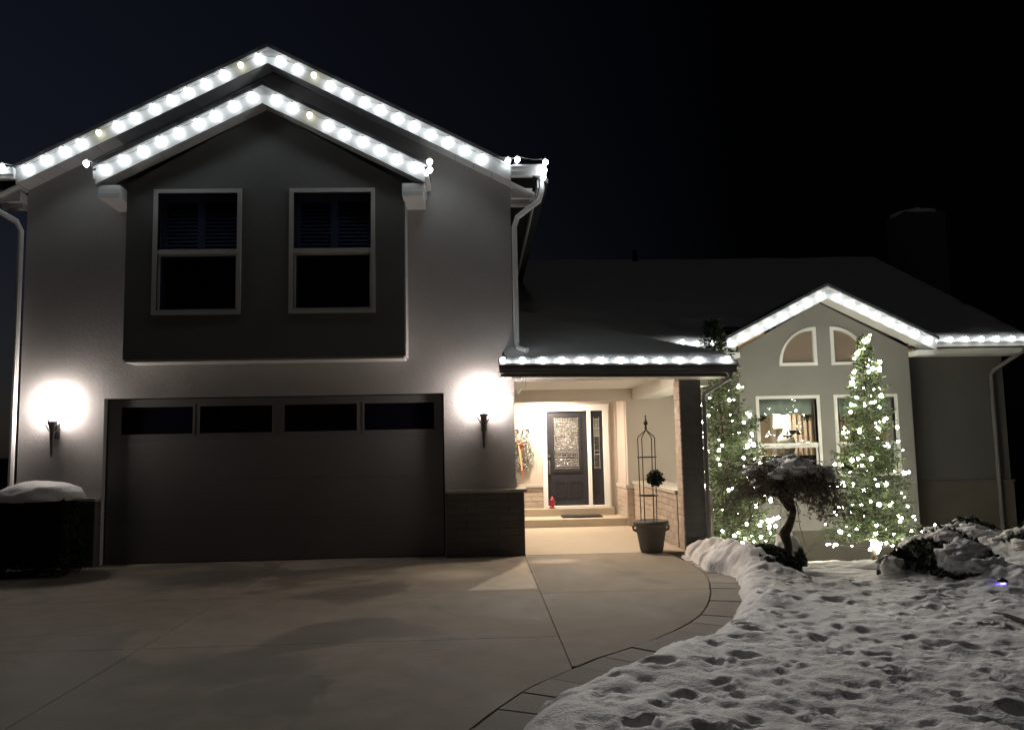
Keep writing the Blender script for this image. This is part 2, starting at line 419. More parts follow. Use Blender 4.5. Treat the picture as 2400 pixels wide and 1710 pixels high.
# the small piece of the middle column left of the paver band is closed by the pavers; porch slab runs to the steps
slab('porch_slab', [(.66, 12.16), (3.62, 12.16), (3.62, 16.14), (.50, 16.14), (.50, 12.32)], 'porch_floor')
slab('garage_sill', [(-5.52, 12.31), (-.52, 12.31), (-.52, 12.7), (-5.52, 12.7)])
slab('slab_bed', [(p.x-.03, p.y) for p in inn[::3] if -3 < p.y < 12.1] + [(-.85, -3), (-14, -3), (-14, 12.1)], 'joint', -.12, -.006)
# paver band along the curve
pk = smooth_path(inner[1:], .36)
for i in range(len(pk)-1):
    a, b = pk[i], pk[i+1]
    if a.y < 2.5: break
    da = (pk[i+1]-pk[max(i-1, 0)]).normalized(); db = (pk[min(i+2, len(pk)-1)]-pk[i]).normalized()
    na, nb = Vector((-da.y, da.x, 0)), Vector((-db.y, db.x, 0)); w = .47; gp = .0045
    t = (b-a).normalized()*gp
    q = [a+t+na*.012, b-t+nb*.012, b-t*1.0+nb*w, a+t*1.0+na*w]
    zt = .002 + random.uniform(-.004, .006); ch = .005
    cx = sum((p for p in q), Vector())/4
    qi = [p + (cx-p).normalized()*ch*1.4 for p in q]
    mb = MB().add([(p.x, p.y, -.08) for p in q]+[(p.x, p.y, zt-ch) for p in q]+[(p.x, p.y, zt) for p in qi],
                  [(0, 1, 5, 4), (1, 2, 6, 5), (2, 3, 7, 6), (3, 0, 4, 7), (4, 5, 9, 8), (5, 6, 10, 9), (6, 7, 11, 10), (7, 4, 8, 11), (8, 9, 10, 11)])
    mb.build('paver', 'paver', drive)

# snow on the lawn: one sheet that swells at the edge, with melted pits that bare the ground
edge = [(3.12, 12.4), (3.04, 12.05), (2.93, 11.3), (2.86, 10.7), (2.83, 10.25), (2.98, 10.05), (3.0, 9.6), (2.85, 9.0), (2.54, 8.08), (2.18, 7.25), (1.92, 6.78), (1.72, 6.50), (1.40, 6.34), (1.11, 5.91), (.80, 5.60), (.55, 5.34), (.45, 5.22), (.38, 5.08), (.35, 4.94), (.25, 4.75), (.12, 4.3), (-.1, 3.6), (-.25, 2.6)]
EP = np.array([(p.x, p.y) for p in smooth_path(edge, .05)])
hx = .027
sx_ = np.arange(-.3, 13.0, hx); sy_ = np.arange(3.0, 15.42, hx)
X, Y = np.meshgrid(sx_, sy_, indexing='ij')
def sdist(X, Y):
    xe = np.interp(Y, EP[::-1, 1], EP[::-1, 0])          # edge x at this y
    best = np.full(X.shape, 9.)
    A, B = EP[:-1:2], EP[2::2]
    m_ = min(len(A), len(B)); near = np.abs(X-xe) < 1.2
    xx, yy = X[near], Y[near]; bd = np.full(xx.shape, 9.)
    for a, b in zip(A[:m_], B[:m_]):
        d = b-a; l2 = (d**2).sum(); t = np.clip(((xx-a[0])*d[0]+(yy-a[1])*d[1])/l2, 0, 1)
        bd = np.minimum(bd, np.hypot(xx-a[0]-t*d[0], yy-a[1]-t*d[1]))
    best[near] = bd
    return np.where(X > xe, best, -best)
D = sdist(X, Y) + .05*fbm(X*4, Y*4, 3)
T = .105*np.sqrt(np.clip(D/.16, 0, 1))*(1+.0*X) - .06*(D < 0)
T += .06*fbm(X*.9, Y*.9, 4, 1)*sstep(0, .4, D) + .030*fbm(X*2.6, Y*3.4, 4, 2)*sstep(0, .25, D)
T += .035*np.exp(-((D-.28)/.22)**2) - .012*sstep(.5, 1.6, D)
for k in range(2000):
    cx = rng.uniform(.2, 9.5); cy = 3.1 + 7.8*rng.random()**1.1; big = rng.random() < .09
    r1, r2_ = (rng.uniform(.05, .10), rng.uniform(.035, .065)) if big else (rng.uniform(.022, .07), rng.uniform(.018, .045))
    dep = rng.uniform(.05, .13) if big else rng.uniform(.005, .038); an = rng.uniform(-.8, .8)
    i0, i1 = np.searchsorted(sx_, (cx-.4, cx+.4)); j0, j1 = np.searchsorted(sy_, (cy-.4, cy+.4))
    if i1-i0 < 3 or j1-j0 < 3: continue
    xx, yy = X[i0:i1, j0:j1], Y[i0:i1, j0:j1]
    wx, wy = .05*fbm(xx*7, yy*7, 2, 0), .05*fbm(xx*7+9, yy*7, 2, 1)
    dx, dy = xx-cx+wx, yy-cy+wy; u = (dx*math.cos(an)+dy*math.sin(an))/r1; v = (-dx*math.sin(an)+dy*math.cos(an))/r2_
    q = np.sqrt(u*u+v*v); T[i0:i1, j0:j1] -= dep*np.exp(-q**2.6) - dep*.18*np.exp(-(q-1.6)**2*3)
T += (.020*fbm(X*9, Y*9, 3, 3) + .012*fbm(X*19, Y*19, 2, 1))*sstep(0, .1, D)
# packed, thin and patchy snow over the planting bed, deeper again towards the right
bed = sstep(8.7, 9.9, Y)*sstep(3.4, 3.9, X)*(1-sstep(5.6, 6.4, X)*(1-sstep(12, 12.6, Y)))
T = T*(1-bed) + bed*(-.024 + .16*fbm(X*1.0, Y*3.6, 4, 3))
lump = 1 + 1.3*fbm(X*3.7, Y*3.7, 4, 0)
for (cx, cy, ax_, ay_, hh) in ((3.12, 10.8, .30, .55, .12), (3.30, 10.05, .32, .55, .11), (3.42, 9.45, .30, .42, .05), (3.10, 11.6, .22, .4, .07),
                               (5.75, 10.1, .42, .42, .17), (6.55, 10.9, .5, .45, .24), (5.35, 9.0, .36, .34, .12), (7.05, 10.2, .5, .45, .24), (4.85, 9.35, .2, .22, .10), (6.1, 8.4, .9, .7, .16), (7.4, 8.9, 1., .9, .25)):
    T += hh*lump*np.exp(-((X-cx)/ax_)**2-((Y-cy)/ay_)**2)
Z = gz(X, Y) + T
keep = (D > -.12); kf = keep[:-1, :-1] & keep[1:, :-1] & keep[:-1, 1:] & keep[1:, 1:]
F = grid_faces(len(sx_), len(sy_), kf)
used = np.unique(F); remap = np.full(X.size, -1, np.int64); remap[used] = np.arange(len(used))
sn = arr_mesh('snow_lawn', np.stack([X, Y, Z], -1).reshape(-1, 3)[used], remap[F], 'snow', smooth=True)
tag(sn, 'trampled snow covering the front lawn, pitted with melted footprints', kind='structure')

# ------------------------------------------------------------------ house
house = thing('house', 'two-storey stucco house with a garage gable and lit front porch', 'house', (-3.1, 12.2, 0))
H = house
GX0, GX1, GC, GY0 = -6.74, .54, -3.1, 12.2
def rect(x0, x1, z0, z1): return [(x0, z0), (x1, z0), (x1, z1), (x0, z1)]
MB().wall([(GX0, -.1), (-5.52, -.1), (-5.52, 2.42), (-.52, 2.42), (-.52, -.1), (GX1, -.1), (GX1, 5.61), (GC, 7.43), (GX0, 5.61)], (), GY0, GY0+.2).build('garage_wall', 'stucco', H)
sw = MB().box(GX1-.2, GX1, GY0+.2, 22, -.1, 5.6).box(GX0, GX0+.2, GY0+.2, 22, -.1, 5.6); sw.box(GX0, GX1, 22, 22.2, -.1, 5.6)
sw.build('side_wall', 'stucco', H)
box('upper_floor', 'dark', H, GX0+.2, GX1-.2, GY0+.2, 21.9, 2.75, 2.9)
box('garage_partition', 'dark', H, GX0+.2, GX1-.2, 13.6, 13.7, -.1, 2.75)

def rake_pair(parent, cx, zt, half, slope, yf, yw, yback, th=.23, ov=.0, fascia='fascia_white', board_w=.31, roofname='roof', left=True):
    """gable roof: two roof slabs, rake fascia, drip edge and soffit boards between the fascia and the wall"""
    ze = zt - half*slope
    rf = MB()
    up_ = .07
    rf.add([(cx-half-.05, yf-.03, ze-.025+.015), (cx, yf-.03, zt+.015), (cx+half+.05, yf-.03, ze-.025+.015), (cx+half+.05, yf-.03, ze-.025+up_), (cx, yf-.03, zt+up_), (cx-half-.05, yf-.03, ze-.025+up_),
            (cx-half-.05, yback, ze-.025+.015), (cx, yback, zt+.015), (cx+half+.05, yback, ze-.025+.015), (cx+half+.05, yback, ze-.025+up_), (cx, yback, zt+up_), (cx-half-.05, yback, ze-.025+up_)],
           [(0, 1, 4, 5), (1, 2, 3, 4), (6, 11, 10, 7), (7, 10, 9, 8), (5, 4, 10, 11), (4, 3, 9, 10), (0, 6, 7, 1), (1, 7, 8, 2), (0, 5, 11, 6), (2, 8, 9, 3)])
    r_ = rf.build(roofname, 'shingle', parent)
    MB().wall([(cx-half, ze), (cx, zt), (cx+half, ze), (cx+half, ze-th), (cx, zt-th), (cx-half, ze-th)], (), yf, yf+.03).build('fascia', fascia, parent)
    MB().wall([(cx-half-.03, ze+.005), (cx, zt+.022), (cx+half+.03, ze+.005), (cx+half+.03, ze-.03), (cx, zt-.014), (cx-half-.03, ze-.03)], (), yf-.018, yf-.003).build('drip_edge', 'offwhite', parent)
    # soffit boards, one by one
    n = int(half*math.hypot(1, slope)/board_w); dx = half/n; gap = .007
    sof = MB().wall([(cx-half, ze-th+.06), (cx, zt-th+.06), (cx+half, ze-th+.06), (cx+half, ze-th+.035), (cx, zt-th+.035), (cx-half, ze-th+.035)], (), yf+.03, yw+.002).build('soffit', 'gray_trim', parent)
    me = {}
    for s in (-1, 1):
        mb = MB(); x0, x1 = gap/2, dx-gap/2
        mb.add([(s*x0, yf+.032, -slope*x0), (s*x1, yf+.032, -slope*x1), (s*x1, yw+.001, -slope*x1), (s*x0, yw+.001, -slope*x0),
                (s*x0, yf+.032, -slope*x0+.015), (s*x1, yf+.032, -slope*x1+.015), (s*x1, yw+.001, -slope*x1+.015), (s*x0, yw+.001, -slope*x0+.015)],
               [(0, 1, 2, 3), (4, 7, 6, 5), (0, 4, 5, 1), (1, 5, 6, 2), (2, 6, 7, 3), (3, 7, 4, 0)])
        o = mb.build('soffit_board', 'white', None); me[s] = o.data; bpy.data.objects.remove(o)
        for i in range(n):
            inst('soffit_board', me[s], sof, (cx+s*i*dx, 0, zt-th+.012-slope*i*dx))
    return ze
# main garage gable
ZG = rake_pair(H, GC, 7.66, 3.64, .51, 11.86, GY0, 22.4, th=.23, roofname='garage_roof')
for s in (-1, 1):
    xe = GC + s*3.64                      # end of the rake at the wall corner
    a, b = sorted((xe+s*.005, xe+s*.53))
    # lower roof edge past the wall, soffit below it, boxed return, gutter
    MB().add([(xe, 11.83, ZG+.01), (xe+s*.56, 11.83, ZG-.28), (xe+s*.56, 22.4, ZG-.28), (xe, 22.4, ZG+.01), (xe, 11.83, ZG+.07), (xe+s*.56, 11.83, ZG-.21), (xe+s*.56, 22.4, ZG-.21), (xe, 22.4, ZG+.07)],
             [(0, 1, 2, 3), (4, 7, 6, 5), (0, 4, 5, 1), (1, 5, 6, 2), (2, 6, 7, 3), (3, 7, 4, 0)]).build('roof_edge', 'shingle', H)
    MB().add([(xe, 11.9, ZG-.25), (xe+s*.36, 11.9, ZG-.43), (xe+s*.36, 12.2, ZG-.43), (xe, 12.2, ZG-.25), (xe, 11.9, ZG-.22), (xe+s*.36, 11.9, ZG-.40), (xe+s*.36, 12.2, ZG-.40), (xe, 12.2, ZG-.22)],
             [(0, 1, 2, 3), (4, 7, 6, 5), (0, 4, 5, 1), (1, 5, 6, 2), (2, 6, 7, 3), (3, 7, 4, 0)]).build('soffit_end', 'white', H)
    p0, p1 = sorted((xe+s*.004, xe+s*.33)); box('eave_return', 'white', H, p0, p1, 12.0, 12.2, ZG-.45, ZG-.30)
    p0, p1 = sorted((xe+s*.004, xe+s*.30)); box('frieze', 'stucco', H, p0, p1, 12.08, 12.22, ZG-.53, ZG-.45)
    gm = MB(); gm.box(a, b, 11.80, 11.93, ZG-.10, ZG-.03).box(a, b, 11.785, 11.93, ZG-.03, ZG).box(a, b, 11.815, 11.92, ZG-.16, ZG-.10)
    q0, q1 = sorted((xe+s*.42, xe+s*.53)); gm.box(q0, q1, 11.93, 22.3, ZG-.15, ZG-.03)
    gm.build('gutter', 'white', H)
    q0, q1 = sorted((xe+s*.40, xe+s*.42)); box('eave_fascia', 'white', H, q0, q1, 11.9, 22.3, ZG-.33, ZG-.1)
    dp = [(xe+s*.47, 11.9, ZG-.12), (xe+s*.47, 11.9, ZG-.36), (xe+s*.42, 11.92, ZG-.52), (xe+s*.10, 12.1, ZG-.72), (xe+s*.05, 12.14, ZG-.86), (xe+s*.05, 12.14, 3.16 if s > 0 else .1)]
    if s > 0: dp += [(xe+.075, 12.10, 3.08), (xe+.20, 12.0, 3.02)]
    MB().tube(dp, .042, 8).build('downspout', 'white', H)

# projecting window bay over the garage door
BX0, BX1, BC, BY = -5.08, -1.06, -3.07, 11.75
W1, W2 = (-4.69, -3.42), (-2.73, -1.48)
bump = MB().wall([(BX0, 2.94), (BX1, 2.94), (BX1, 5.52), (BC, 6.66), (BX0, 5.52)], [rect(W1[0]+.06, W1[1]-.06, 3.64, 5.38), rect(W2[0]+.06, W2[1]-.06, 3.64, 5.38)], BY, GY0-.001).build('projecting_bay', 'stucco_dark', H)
box('bay_underside', 'offwhite', H, BX0+.012, BX1-.012, BY+.012, GY0-.004, 2.905, 2.937)
box('lit_side_face', 'stucco', H, BX1+.001, BX1+.02, BY+.02, GY0-.003, 2.94, 5.36)  # bay's right side in paler stucco, the light on it put into the colour
ZB = rake_pair(H, BC, 6.88, 2.34, .51, 11.47, BY, 12.6, th=.25, roofname='bay_roof', board_w=.30)
for s in (-1, 1):
    xe = BC+s*2.34; p0, p1 = sorted((xe-s*.03, BC+s*2.012))
    rb = MB()
    for k in range(3): rb.box(p0, p1, 11.50+.004*k, GY0-.004, ZB-.445+.065*k, ZB-.385+.065*k)
    rb.build('eave_return', 'white', H)
    q0, q1 = sorted((xe-s*.02, xe+s*.05)); gm = MB().box(q0, q1, 11.5, GY0-.003, ZB-.16, ZB-.05); gm.build('gutter', 'white', H)
    box('eave_fascia', 'white', H, *sorted((xe-s*.03, xe-s*.01)), 11.5, GY0-.004, ZB-.30, ZB-.06)

def window(parent, x0, x1, z0, z1, yf, rail=None, fr=.06, glassmat='glass', depth=.10, mat='white'):
    w = MB().wall(rect(x0, x1, z0, z1), [rect(x0+fr, x1-fr, z0+fr, z1-fr)], yf-.025, yf+depth).build('window', mat, parent)
    if rail:
        MB().box(x0+fr, x1-fr, yf+.005, yf+.07, rail-.035, rail+.035).build('window_rail', mat, w)
        MB().wall(rect(x0+fr, x1-fr, z0+fr, rail-.035), [rect(x0+fr+.03, x1-fr-.03, z0+fr+.03, rail-.06)], yf+.04, yf+.075).build('window_sash', mat, w)
        box('pane', glassmat, w, x0+fr+.028, x1-fr-.028, yf+.052, yf+.057, z0+fr+.028, rail-.055)
        box('pane', glassmat, w, x0+fr, x1-fr, yf+.045, yf+.05, rail+.035, z1-fr)
    else:
        box('pane', glassmat, w, x0+fr, x1-fr, yf+.045, yf+.05, z0+fr, z1-fr)
    return w
for (x0, x1) in (W1, W2):
    w = window(H, x0, x1, 3.58, 5.44, BY, 4.51, glassmat='dimglass', mat='offwhite')
    xm = (x0+x1)/2
    sh = MB().box(x0+.07, x0+.13, BY+.17, BY+.20, 4.5, 5.38).box(x1-.13, x1-.07, BY+.17, BY+.20, 4.5, 5.38).box(xm-.055, xm+.055, BY+.165, BY+.2, 4.5, 5.38)
    sh.box(x0+.13, x1-.13, BY+.17, BY+.2, 5.30, 5.38); sh.build('shutter_frame', 'shutter', w)
    lo = MB()
    for k in range(14):
        z = 4.52+.057*k
        for (a, b) in ((x0+.13, xm-.055), (xm+.055, x1-.13)):
            lo.add([(a, BY+.165, z), (b, BY+.165, z), (b, BY+.2, z+.045), (a, BY+.2, z+.045)], [(0, 1, 2, 3)])
    lo.build('louver', 'shutter', w, kind='stuff')
    box('room_shadow', 'dark', w, x0+.062, x1-.062, BY+.40, BY+.42, 3.6, 5.4)

# garage door: four sections, the top one glazed
gd = box('garage_door', 'dark', H, -5.5, -.54, 12.345, 12.37, 0, 2.41)
gw = [(-5.32, -4.25), (-4.17, -3.08), (-2.92, -1.82), (-1.73, -.66)]
sec = [0.012, .6, 1.2, 1.80, 2.405]
for i in range(4):
    if i < 3:
        ms = MB().box(-5.495, -.545, 12.30, 12.343, sec[i], sec[i+1]-.003)
        ms.build('door_section', 'garage', gd)
    else:
        s4 = MB().wall(rect(-5.495, -.545, sec[3], sec[4]), [rect(a, b, 1.875, 2.30) for a, b in gw], 12.30, 12.343).build('door_section', 'garage', gd)
        for (a, b) in gw:
            wf = MB().wall(rect(a-.02, b+.02, 1.855, 2.32), [rect(a+.012, b-.012, 1.887, 2.288)], 12.296, 12.2995).build('window_frame', 'garage', gd)
            box('pane', 'dimglass', wf, a, b, 12.325, 12.33, 1.875, 2.30)

# bricks -----------------------------------------------------------------
BL, BH, BJ = .30, .094, .010
def brick_mesh(l, h, d=.022, c=.005):
    o = MB(); x, z = l/2, h/2
    o.add([(-x, d, -z), (x, d, -z), (x, d, z), (-x, d, z), (-x, c, -z), (x, c, -z), (x, c, z), (-x, c, z), (-x+c, 0, -z+c), (x-c, 0, -z+c), (x-c, 0, z-c), (-x+c, 0, z-c)],
          [(0, 1, 5, 4), (1, 2, 6, 5), (2, 3, 7, 6), (3, 0, 4, 7), (4, 5, 9, 8), (5, 6, 10, 9), (6, 7, 11, 10), (7, 4, 8, 11), (8, 9, 10, 11)])
    return o
_bm = {}
def bricks(parent, p0, p1, z0, z1, nrm, mat, bl=BL, bh=BH):
    """lay bricks over the vertical rectangle from p0 to p1 (xy), facing nrm; each brick an object"""
    pr = .007 if mat == 'brick_dark' else .014
    p0, p1 = Vector((*p0, 0)), Vector((*p1, 0)); ln = (p1-p0).length; d = (p1-p0)/ln
    rot = math.atan2(-nrm[0], nrm[1]) + math.pi                    # local -y faces nrm
    nr = int(round((z1-z0)/(bh+BJ))); rh = (z1-z0)/nr
    for r in range(nr):
        u = 0.0; first = (bl+BJ)/2 if r % 2 else bl+BJ
        while u < ln-.02:
            w = min(first if u == 0 else bl+BJ, ln-u)
            if ln-u-w < .06: w = ln-u
            key = (round(w, 3), round(rh, 3), mat)
            if key not in _bm:
                o = brick_mesh(w-BJ, rh-BJ).build('brick', mat, None); _bm[key] = o.data; bpy.data.objects.remove(o)
            c = p0 + d*(u+w/2); off = random.uniform(-.002, .003)
            inst('brick', _bm[key], parent, (c.x+nrm[0]*(pr+off), c.y+nrm[1]*(pr+off), z0+rh*(r+.5)), (0, random.uniform(-.006, .006), rot))
            u += w
# wainscot each side of the garage door
wr = MB().box(-.505, .655, 12.09, 12.197, 0, .93).box(.545, .655, 12.197, 12.6, 0, .93).build('brick_wainscot', 'brick_dark', H)
bricks(wr, (-.505, 12.09), (.655, 12.09), 0.0, .93, (0, -1), 'brick_dark')
box('cap_stone', 'capstone', wr, -.515, .695, 12.04, 12.197, .932, .975); box('cap_stone', 'capstone', wr, .545, .695, 12.199, 12.62, .932, .975)
box('wall_band', 'stucco', H, -.50, .558, 12.18, 12.198, .985, 1.13)
wl = MB().box(-6.86, -5.555, 12.09, 12.197, 0, .93).build('brick_wainscot', 'brick_dark', H)
bricks(wl, (-6.0, 12.09), (-5.555, 12.09), 0.0, .93, (0, -1), 'brick_dark')
box('cap_stone', 'capstone', wl, -6.9, -5.535, 12.04, 12.197, .932, .975)

# porch ------------------------------------------------------------------
MB().wall([(.54, 2.47), (2.94, 2.47), (2.94, -.1), (4.0, -.1), (4.0, -.75), (5.2, -.75), (5.2, 3.24), (.54, 3.24)], (), 16.1, 16.25).build('porch_back_wall', 'porch_wall', H)
box('alcove_side_wall', 'porch_wall', H, 2.93, 3.05, 16.252, 17.35, -.1, 2.6)
DX0, DX1 = 1.37, 2.745
MB().wall(rect(.40, 2.925, .1, 2.7), [rect(DX0, DX1, .30, 2.405)], 17.2, 17.35).build('entry_wall', 'porch_wall', H)
box('alcove_ceiling', 'offwhite', H, .55, 2.928, 16.252, 17.198, 2.615, 2.66)
st = MB().box(.55, 2.925, 16.14, 17.195, 0, .15).build('step', 'porch_floor', H); st2 = MB().box(.55, 2.78, 16.90, 17.19, .151, .30).build('step', 'porch_floor', H)
# front door unit
dr = MB().wall(rect(DX0, DX1, .302, 2.41), [rect(DX0+.06, 2.298, .34, 2.325), rect(2.37, 2.63, .34, 2.325)], 17.15, 17.32).build('door_frame', 'white', H)
MB().wall(rect(DX0-.035, DX1+.03, .30, 2.46), [rect(DX0+.008, DX1-.008, .30, 2.40)], 17.165, 17.198).build('door_casing', 'white', H)
box('threshold', 'offwhite', H, DX0+.02, DX1-.02, 17.08, 17.148, .302, .338)
fd = MB().wall(rect(1.435, 2.295, .342, 2.322), [rect(1.585, 2.125, 1.08, 2.20)], 17.225, 17.27).build('front_door', 'doorpaint', H)
def leaded(parent, x0, x1, z0, z1, y, bands):
    gl = box('leaded_glass', 'frosted', parent, x0, x1, y+.012, y+.022, z0, z1)
    cm = MB(); 
    for z in bands: cm.box(x0, x1, y, y+.013, z-.006, z+.006)
    cm.build('lead_came', 'came', gl, kind='stuff')
    return gl
lg = leaded(fd, 1.585, 2.125, 1.08, 2.20, 17.235, (1.12, 1.16, 1.36, 1.42, 1.45, 1.80, 1.95, 2.09, 2.17))
cm = MB()
for x in np.linspace(1.62, 2.09, 14): cm.box(x-.004, x+.004, 17.236, 17.247, 2.096, 2.164)
for x in np.linspace(1.64, 2.07, 5): cm.box(x-.005, x+.005, 17.236, 17.247, 1.806, 1.944)
for x in np.linspace(1.64, 2.07, 5): cm.box(x-.005, x+.005, 17.236, 17.247, 1.366, 1.414)
cm.box(1.60, 1.608, 17.236, 17.247, 1.1, 2.19).box(2.10, 2.108, 17.236, 17.247, 1.1, 2.19)
cm.build('lead_came', 'came', lg, kind='stuff')
MB().wall(rect(1.545, 2.165, 1.035, 2.245), [rect(1.59, 2.12, 1.085, 2.195)], 17.205, 17.226).build('glass_moulding', 'doorpaint', fd)
for xa in (1.59, 1.90):
    MB().wall(rect(xa, xa+.24, .50, .86), [rect(xa+.03, xa+.21, .53, .83)], 17.21, 17.2245).build('door_panel', 'doorpaint', fd)
hd = MB().tube([(1.475, 17.18, 1.02), (1.475, 17.165, 1.06), (1.475, 17.165, 1.22), (1.475, 17.19, 1.27)], .012, 8).box(1.455, 1.495, 17.19, 17.226, 1.0, 1.30); hd.build('handle', 'brass', fd)
MB().tube([(1.475, 17.23, 1.38), (1.475, 17.19, 1.38)], .03, 12).build('deadbolt', 'brass', fd)
sl_ = MB().wall(rect(2.372, 2.628, .342, 2.322), [rect(2.43, 2.57, 1.08, 2.20)], 17.225, 17.27).build('sidelight', 'doorpaint', H)
lg2 = leaded(sl_, 2.43, 2.57, 1.08, 2.20, 17.235, (1.12, 1.40, 1.48, 1.78, 1.95, 2.15))
cm = MB()
for x in (2.455, 2.48, 2.50, 2.52, 2.545): cm.box(x-.004, x+.004, 17.236, 17.247, 1.79, 2.145)
cm.box(2.44, 2.446, 17.236, 17.247, 1.1, 2.19).box(2.553, 2.559, 17.236, 17.247, 1.1, 2.19); cm.build('lead_came', 'came', lg2, kind='stuff')
MB().wall(rect(2.40, 2.60, 1.05, 2.235), [rect(2.434, 2.566, 1.085, 2.195)], 17.208, 17.226).build('glass_moulding', 'doorpaint', sl_)
MB().wall(rect(2.415, 2.585, .50, .93), [rect(2.44, 2.56, .53, .90)], 17.21, 17.2245).build('door_panel', 'doorpaint', sl_)
# brick base round the porch
b1 = MB().box(3.052, 3.6, 12.56, 16.098, -.02, .82).build('brick_wainscot', 'mortar', H)
bricks(b1, (3.052, 16.09), (3.052, 12.56), 0.0, .82, (-1, 0), 'brick')
box('cap_stone', 'capstone', b1, 3.015, 3.62, 12.56, 16.095, .822, .872)
b2 = MB().box(2.912, 2.929, 16.12, 17.15, .0, .73).box(2.912, 3.05, 16.06, 16.099, 0, .73).build('brick_wainscot', 'mortar', H)
bricks(b2, (2.912, 17.15), (2.912, 16.07), .152, .73, (-1, 0), 'brick'); bricks(b2, (2.90, 16.06), (3.03, 16.06), 0, .73, (0, -1), 'brick')
box('cap_stone', 'capstone', b2, 2.875, 2.93, 16.03, 17.15, .733, .80); box('cap_stone', 'capstone', b2, 2.93, 3.05, 16.03, 16.098, .733, .80)
b3 = box('brick_wainscot', 'mortar', H, .56, 1.33, 17.178, 17.199, .15, .74)
bricks(b3, (.60, 17.178), (1.33, 17.178), .152, .74, (0, -1), 'brick'); box('cap_stone', 'capstone', b3, .56, 1.335, 17.13, 17.198, .742, .80)
# pillar
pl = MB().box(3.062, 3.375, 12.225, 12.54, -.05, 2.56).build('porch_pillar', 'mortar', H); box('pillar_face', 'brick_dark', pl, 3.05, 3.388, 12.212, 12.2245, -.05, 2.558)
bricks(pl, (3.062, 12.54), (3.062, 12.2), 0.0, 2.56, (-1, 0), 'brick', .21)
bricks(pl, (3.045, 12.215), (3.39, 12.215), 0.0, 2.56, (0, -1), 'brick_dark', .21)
box('porch_beam', 'offwhite', H, 3.075, 3.6, 12.545, 16.098, 2.485, 2.70)
box('porch_ceiling', 'offwhite', H, .545, 3.62, 12.31, 16.099, 2.705, 2.76)
box('front_beam', 'offwhite', H, .545, 3.72, 12.20, 12.305, 2.575, 2.80)
psl = -.014
def pz(x): return psl*(x-.33)
fa = MB().add([(.33, 11.79, 2.61), (3.66, 11.79, 2.61+pz(3.66)), (3.66, 11.82, 2.61+pz(3.66)), (.33, 11.82, 2.61), (.33, 11.79, 2.76), (3.66, 11.79, 2.76+pz(3.66)), (3.66, 11.82, 2.76+pz(3.66)), (.33, 11.82, 2.76)],
              [(0, 1, 2, 3), (4, 7, 6, 5), (0, 4, 5, 1), (1, 5, 6, 2), (2, 6, 7, 3), (3, 7, 4, 0)]).build('porch_fascia', 'gray_trim', H)
def skew_box(mb, x0, x1, y0, y1, z0, z1):
    return mb.add([(x0, y0, z0+pz(x0)), (x1, y0, z0+pz(x1)), (x1, y1, z0+pz(x1)), (x0, y1, z0+pz(x0)), (x0, y0, z1+pz(x0)), (x1, y0, z1+pz(x1)), (x1, y1, z1+pz(x1)), (x0, y1, z1+pz(x0))],
                  [(0, 1, 2, 3), (4, 7, 6, 5), (0, 4, 5, 1), (1, 5, 6, 2), (2, 6, 7, 3), (3, 7, 4, 0)])
pg = MB(); skew_box(pg, .31, 3.80, 11.70, 11.789, 2.70, 2.775); skew_box(pg, .31, 3.80, 11.685, 11.789, 2.775, 2.80); skew_box(pg, .31, 3.80, 11.715, 11.789, 2.665, 2.70)
pg.build('gutter', 'gray_trim', H)
skew_box(MB(), .31, 3.80, 11.68, 11.684, 2.778, 2.797).build('gutter_lip', 'offwhite', H)
sofp = MB(); skew_box(sofp, .33, 3.70, 11.821, 12.20, 2.62, 2.64); sofp = sofp.build('soffit', 'gray_trim', H)
o = MB().box(0, .148, 11.822, 12.25, 0, .012).build('soffit_board', 'offwhite', None); sbm = o.data; bpy.data.objects.remove(o)
for i in range(21):
    x = .335+.155*i
    if x < .5: continue
    inst('soffit_board', sbm, sofp, (x, -.05, 2.604+pz(x)))
for x in (.345,): inst('soffit_board', sbm, sofp, (x, -.052, 2.604))
MB().tube([(3.72, 11.76, 2.63), (3.72, 11.78, 2.55), (3.62, 11.9, 2.48), (3.42, 12.12, 2.34), (3.42, 12.18, 2.24), (3.42, 12.18, .12)], .035, 8).build('downspout', 'gray_trim', H)
# lamps set in the porch and alcove ceilings
pf = MB().lathe([(.115, 0), (.115, .02), (.09, .024)], (1.75, 12.85, 2.682), 20).build('ceiling_light', 'white', H); MB().lathe([(.085, 0), (.085, .004)], (1.75, 12.85, 2.676), 20).build('lamp_disc', 'porch_lamp', pf)
af = MB().lathe([(.10, 0), (.10, .02), (.08, .024)], (1.42, 16.62, 2.592), 20).build('ceiling_light', 'white', H); MB().lathe([(.075, 0), (.075, .004)], (1.42, 16.62, 2.586), 20).build('lamp_disc', 'alcove_lamp', af)
MB().tube([(1.2, 17.194, 2.46), (1.203, 17.194, 1.7), (1.205, 17.194, 1.02)], .005, 5).build('doorbell_cable', 'wire', H)
# house number
hn = box('house_number', 'black', H, .60, .61, 17.194, 17.199, 1.84, 1.85)
for ch, x in (('9', .70), ('1', .835), ('2', .93)):
    cu = bpy.data.curves.new('digit', 'FONT'); cu.body = ch; cu.size = .25; cu.extrude = .008; cu.shear = .25
    tmp = bpy.data.objects.new('tmp', cu); COL.objects.link(tmp); bpy.context.view_layer.update()
    me = bpy.data.meshes.new_from_object(tmp.evaluated_get(bpy.context.evaluated_depsgraph_get()))
    bpy.data.objects.remove(tmp); bpy.data.curves.remove(cu); me.name = 'digit'; me.materials.clear(); me.materials.append(MAT['black'])
    inst('digit', me, hn, (x, 17.188, 1.785), (math.pi/2, 0, 0))

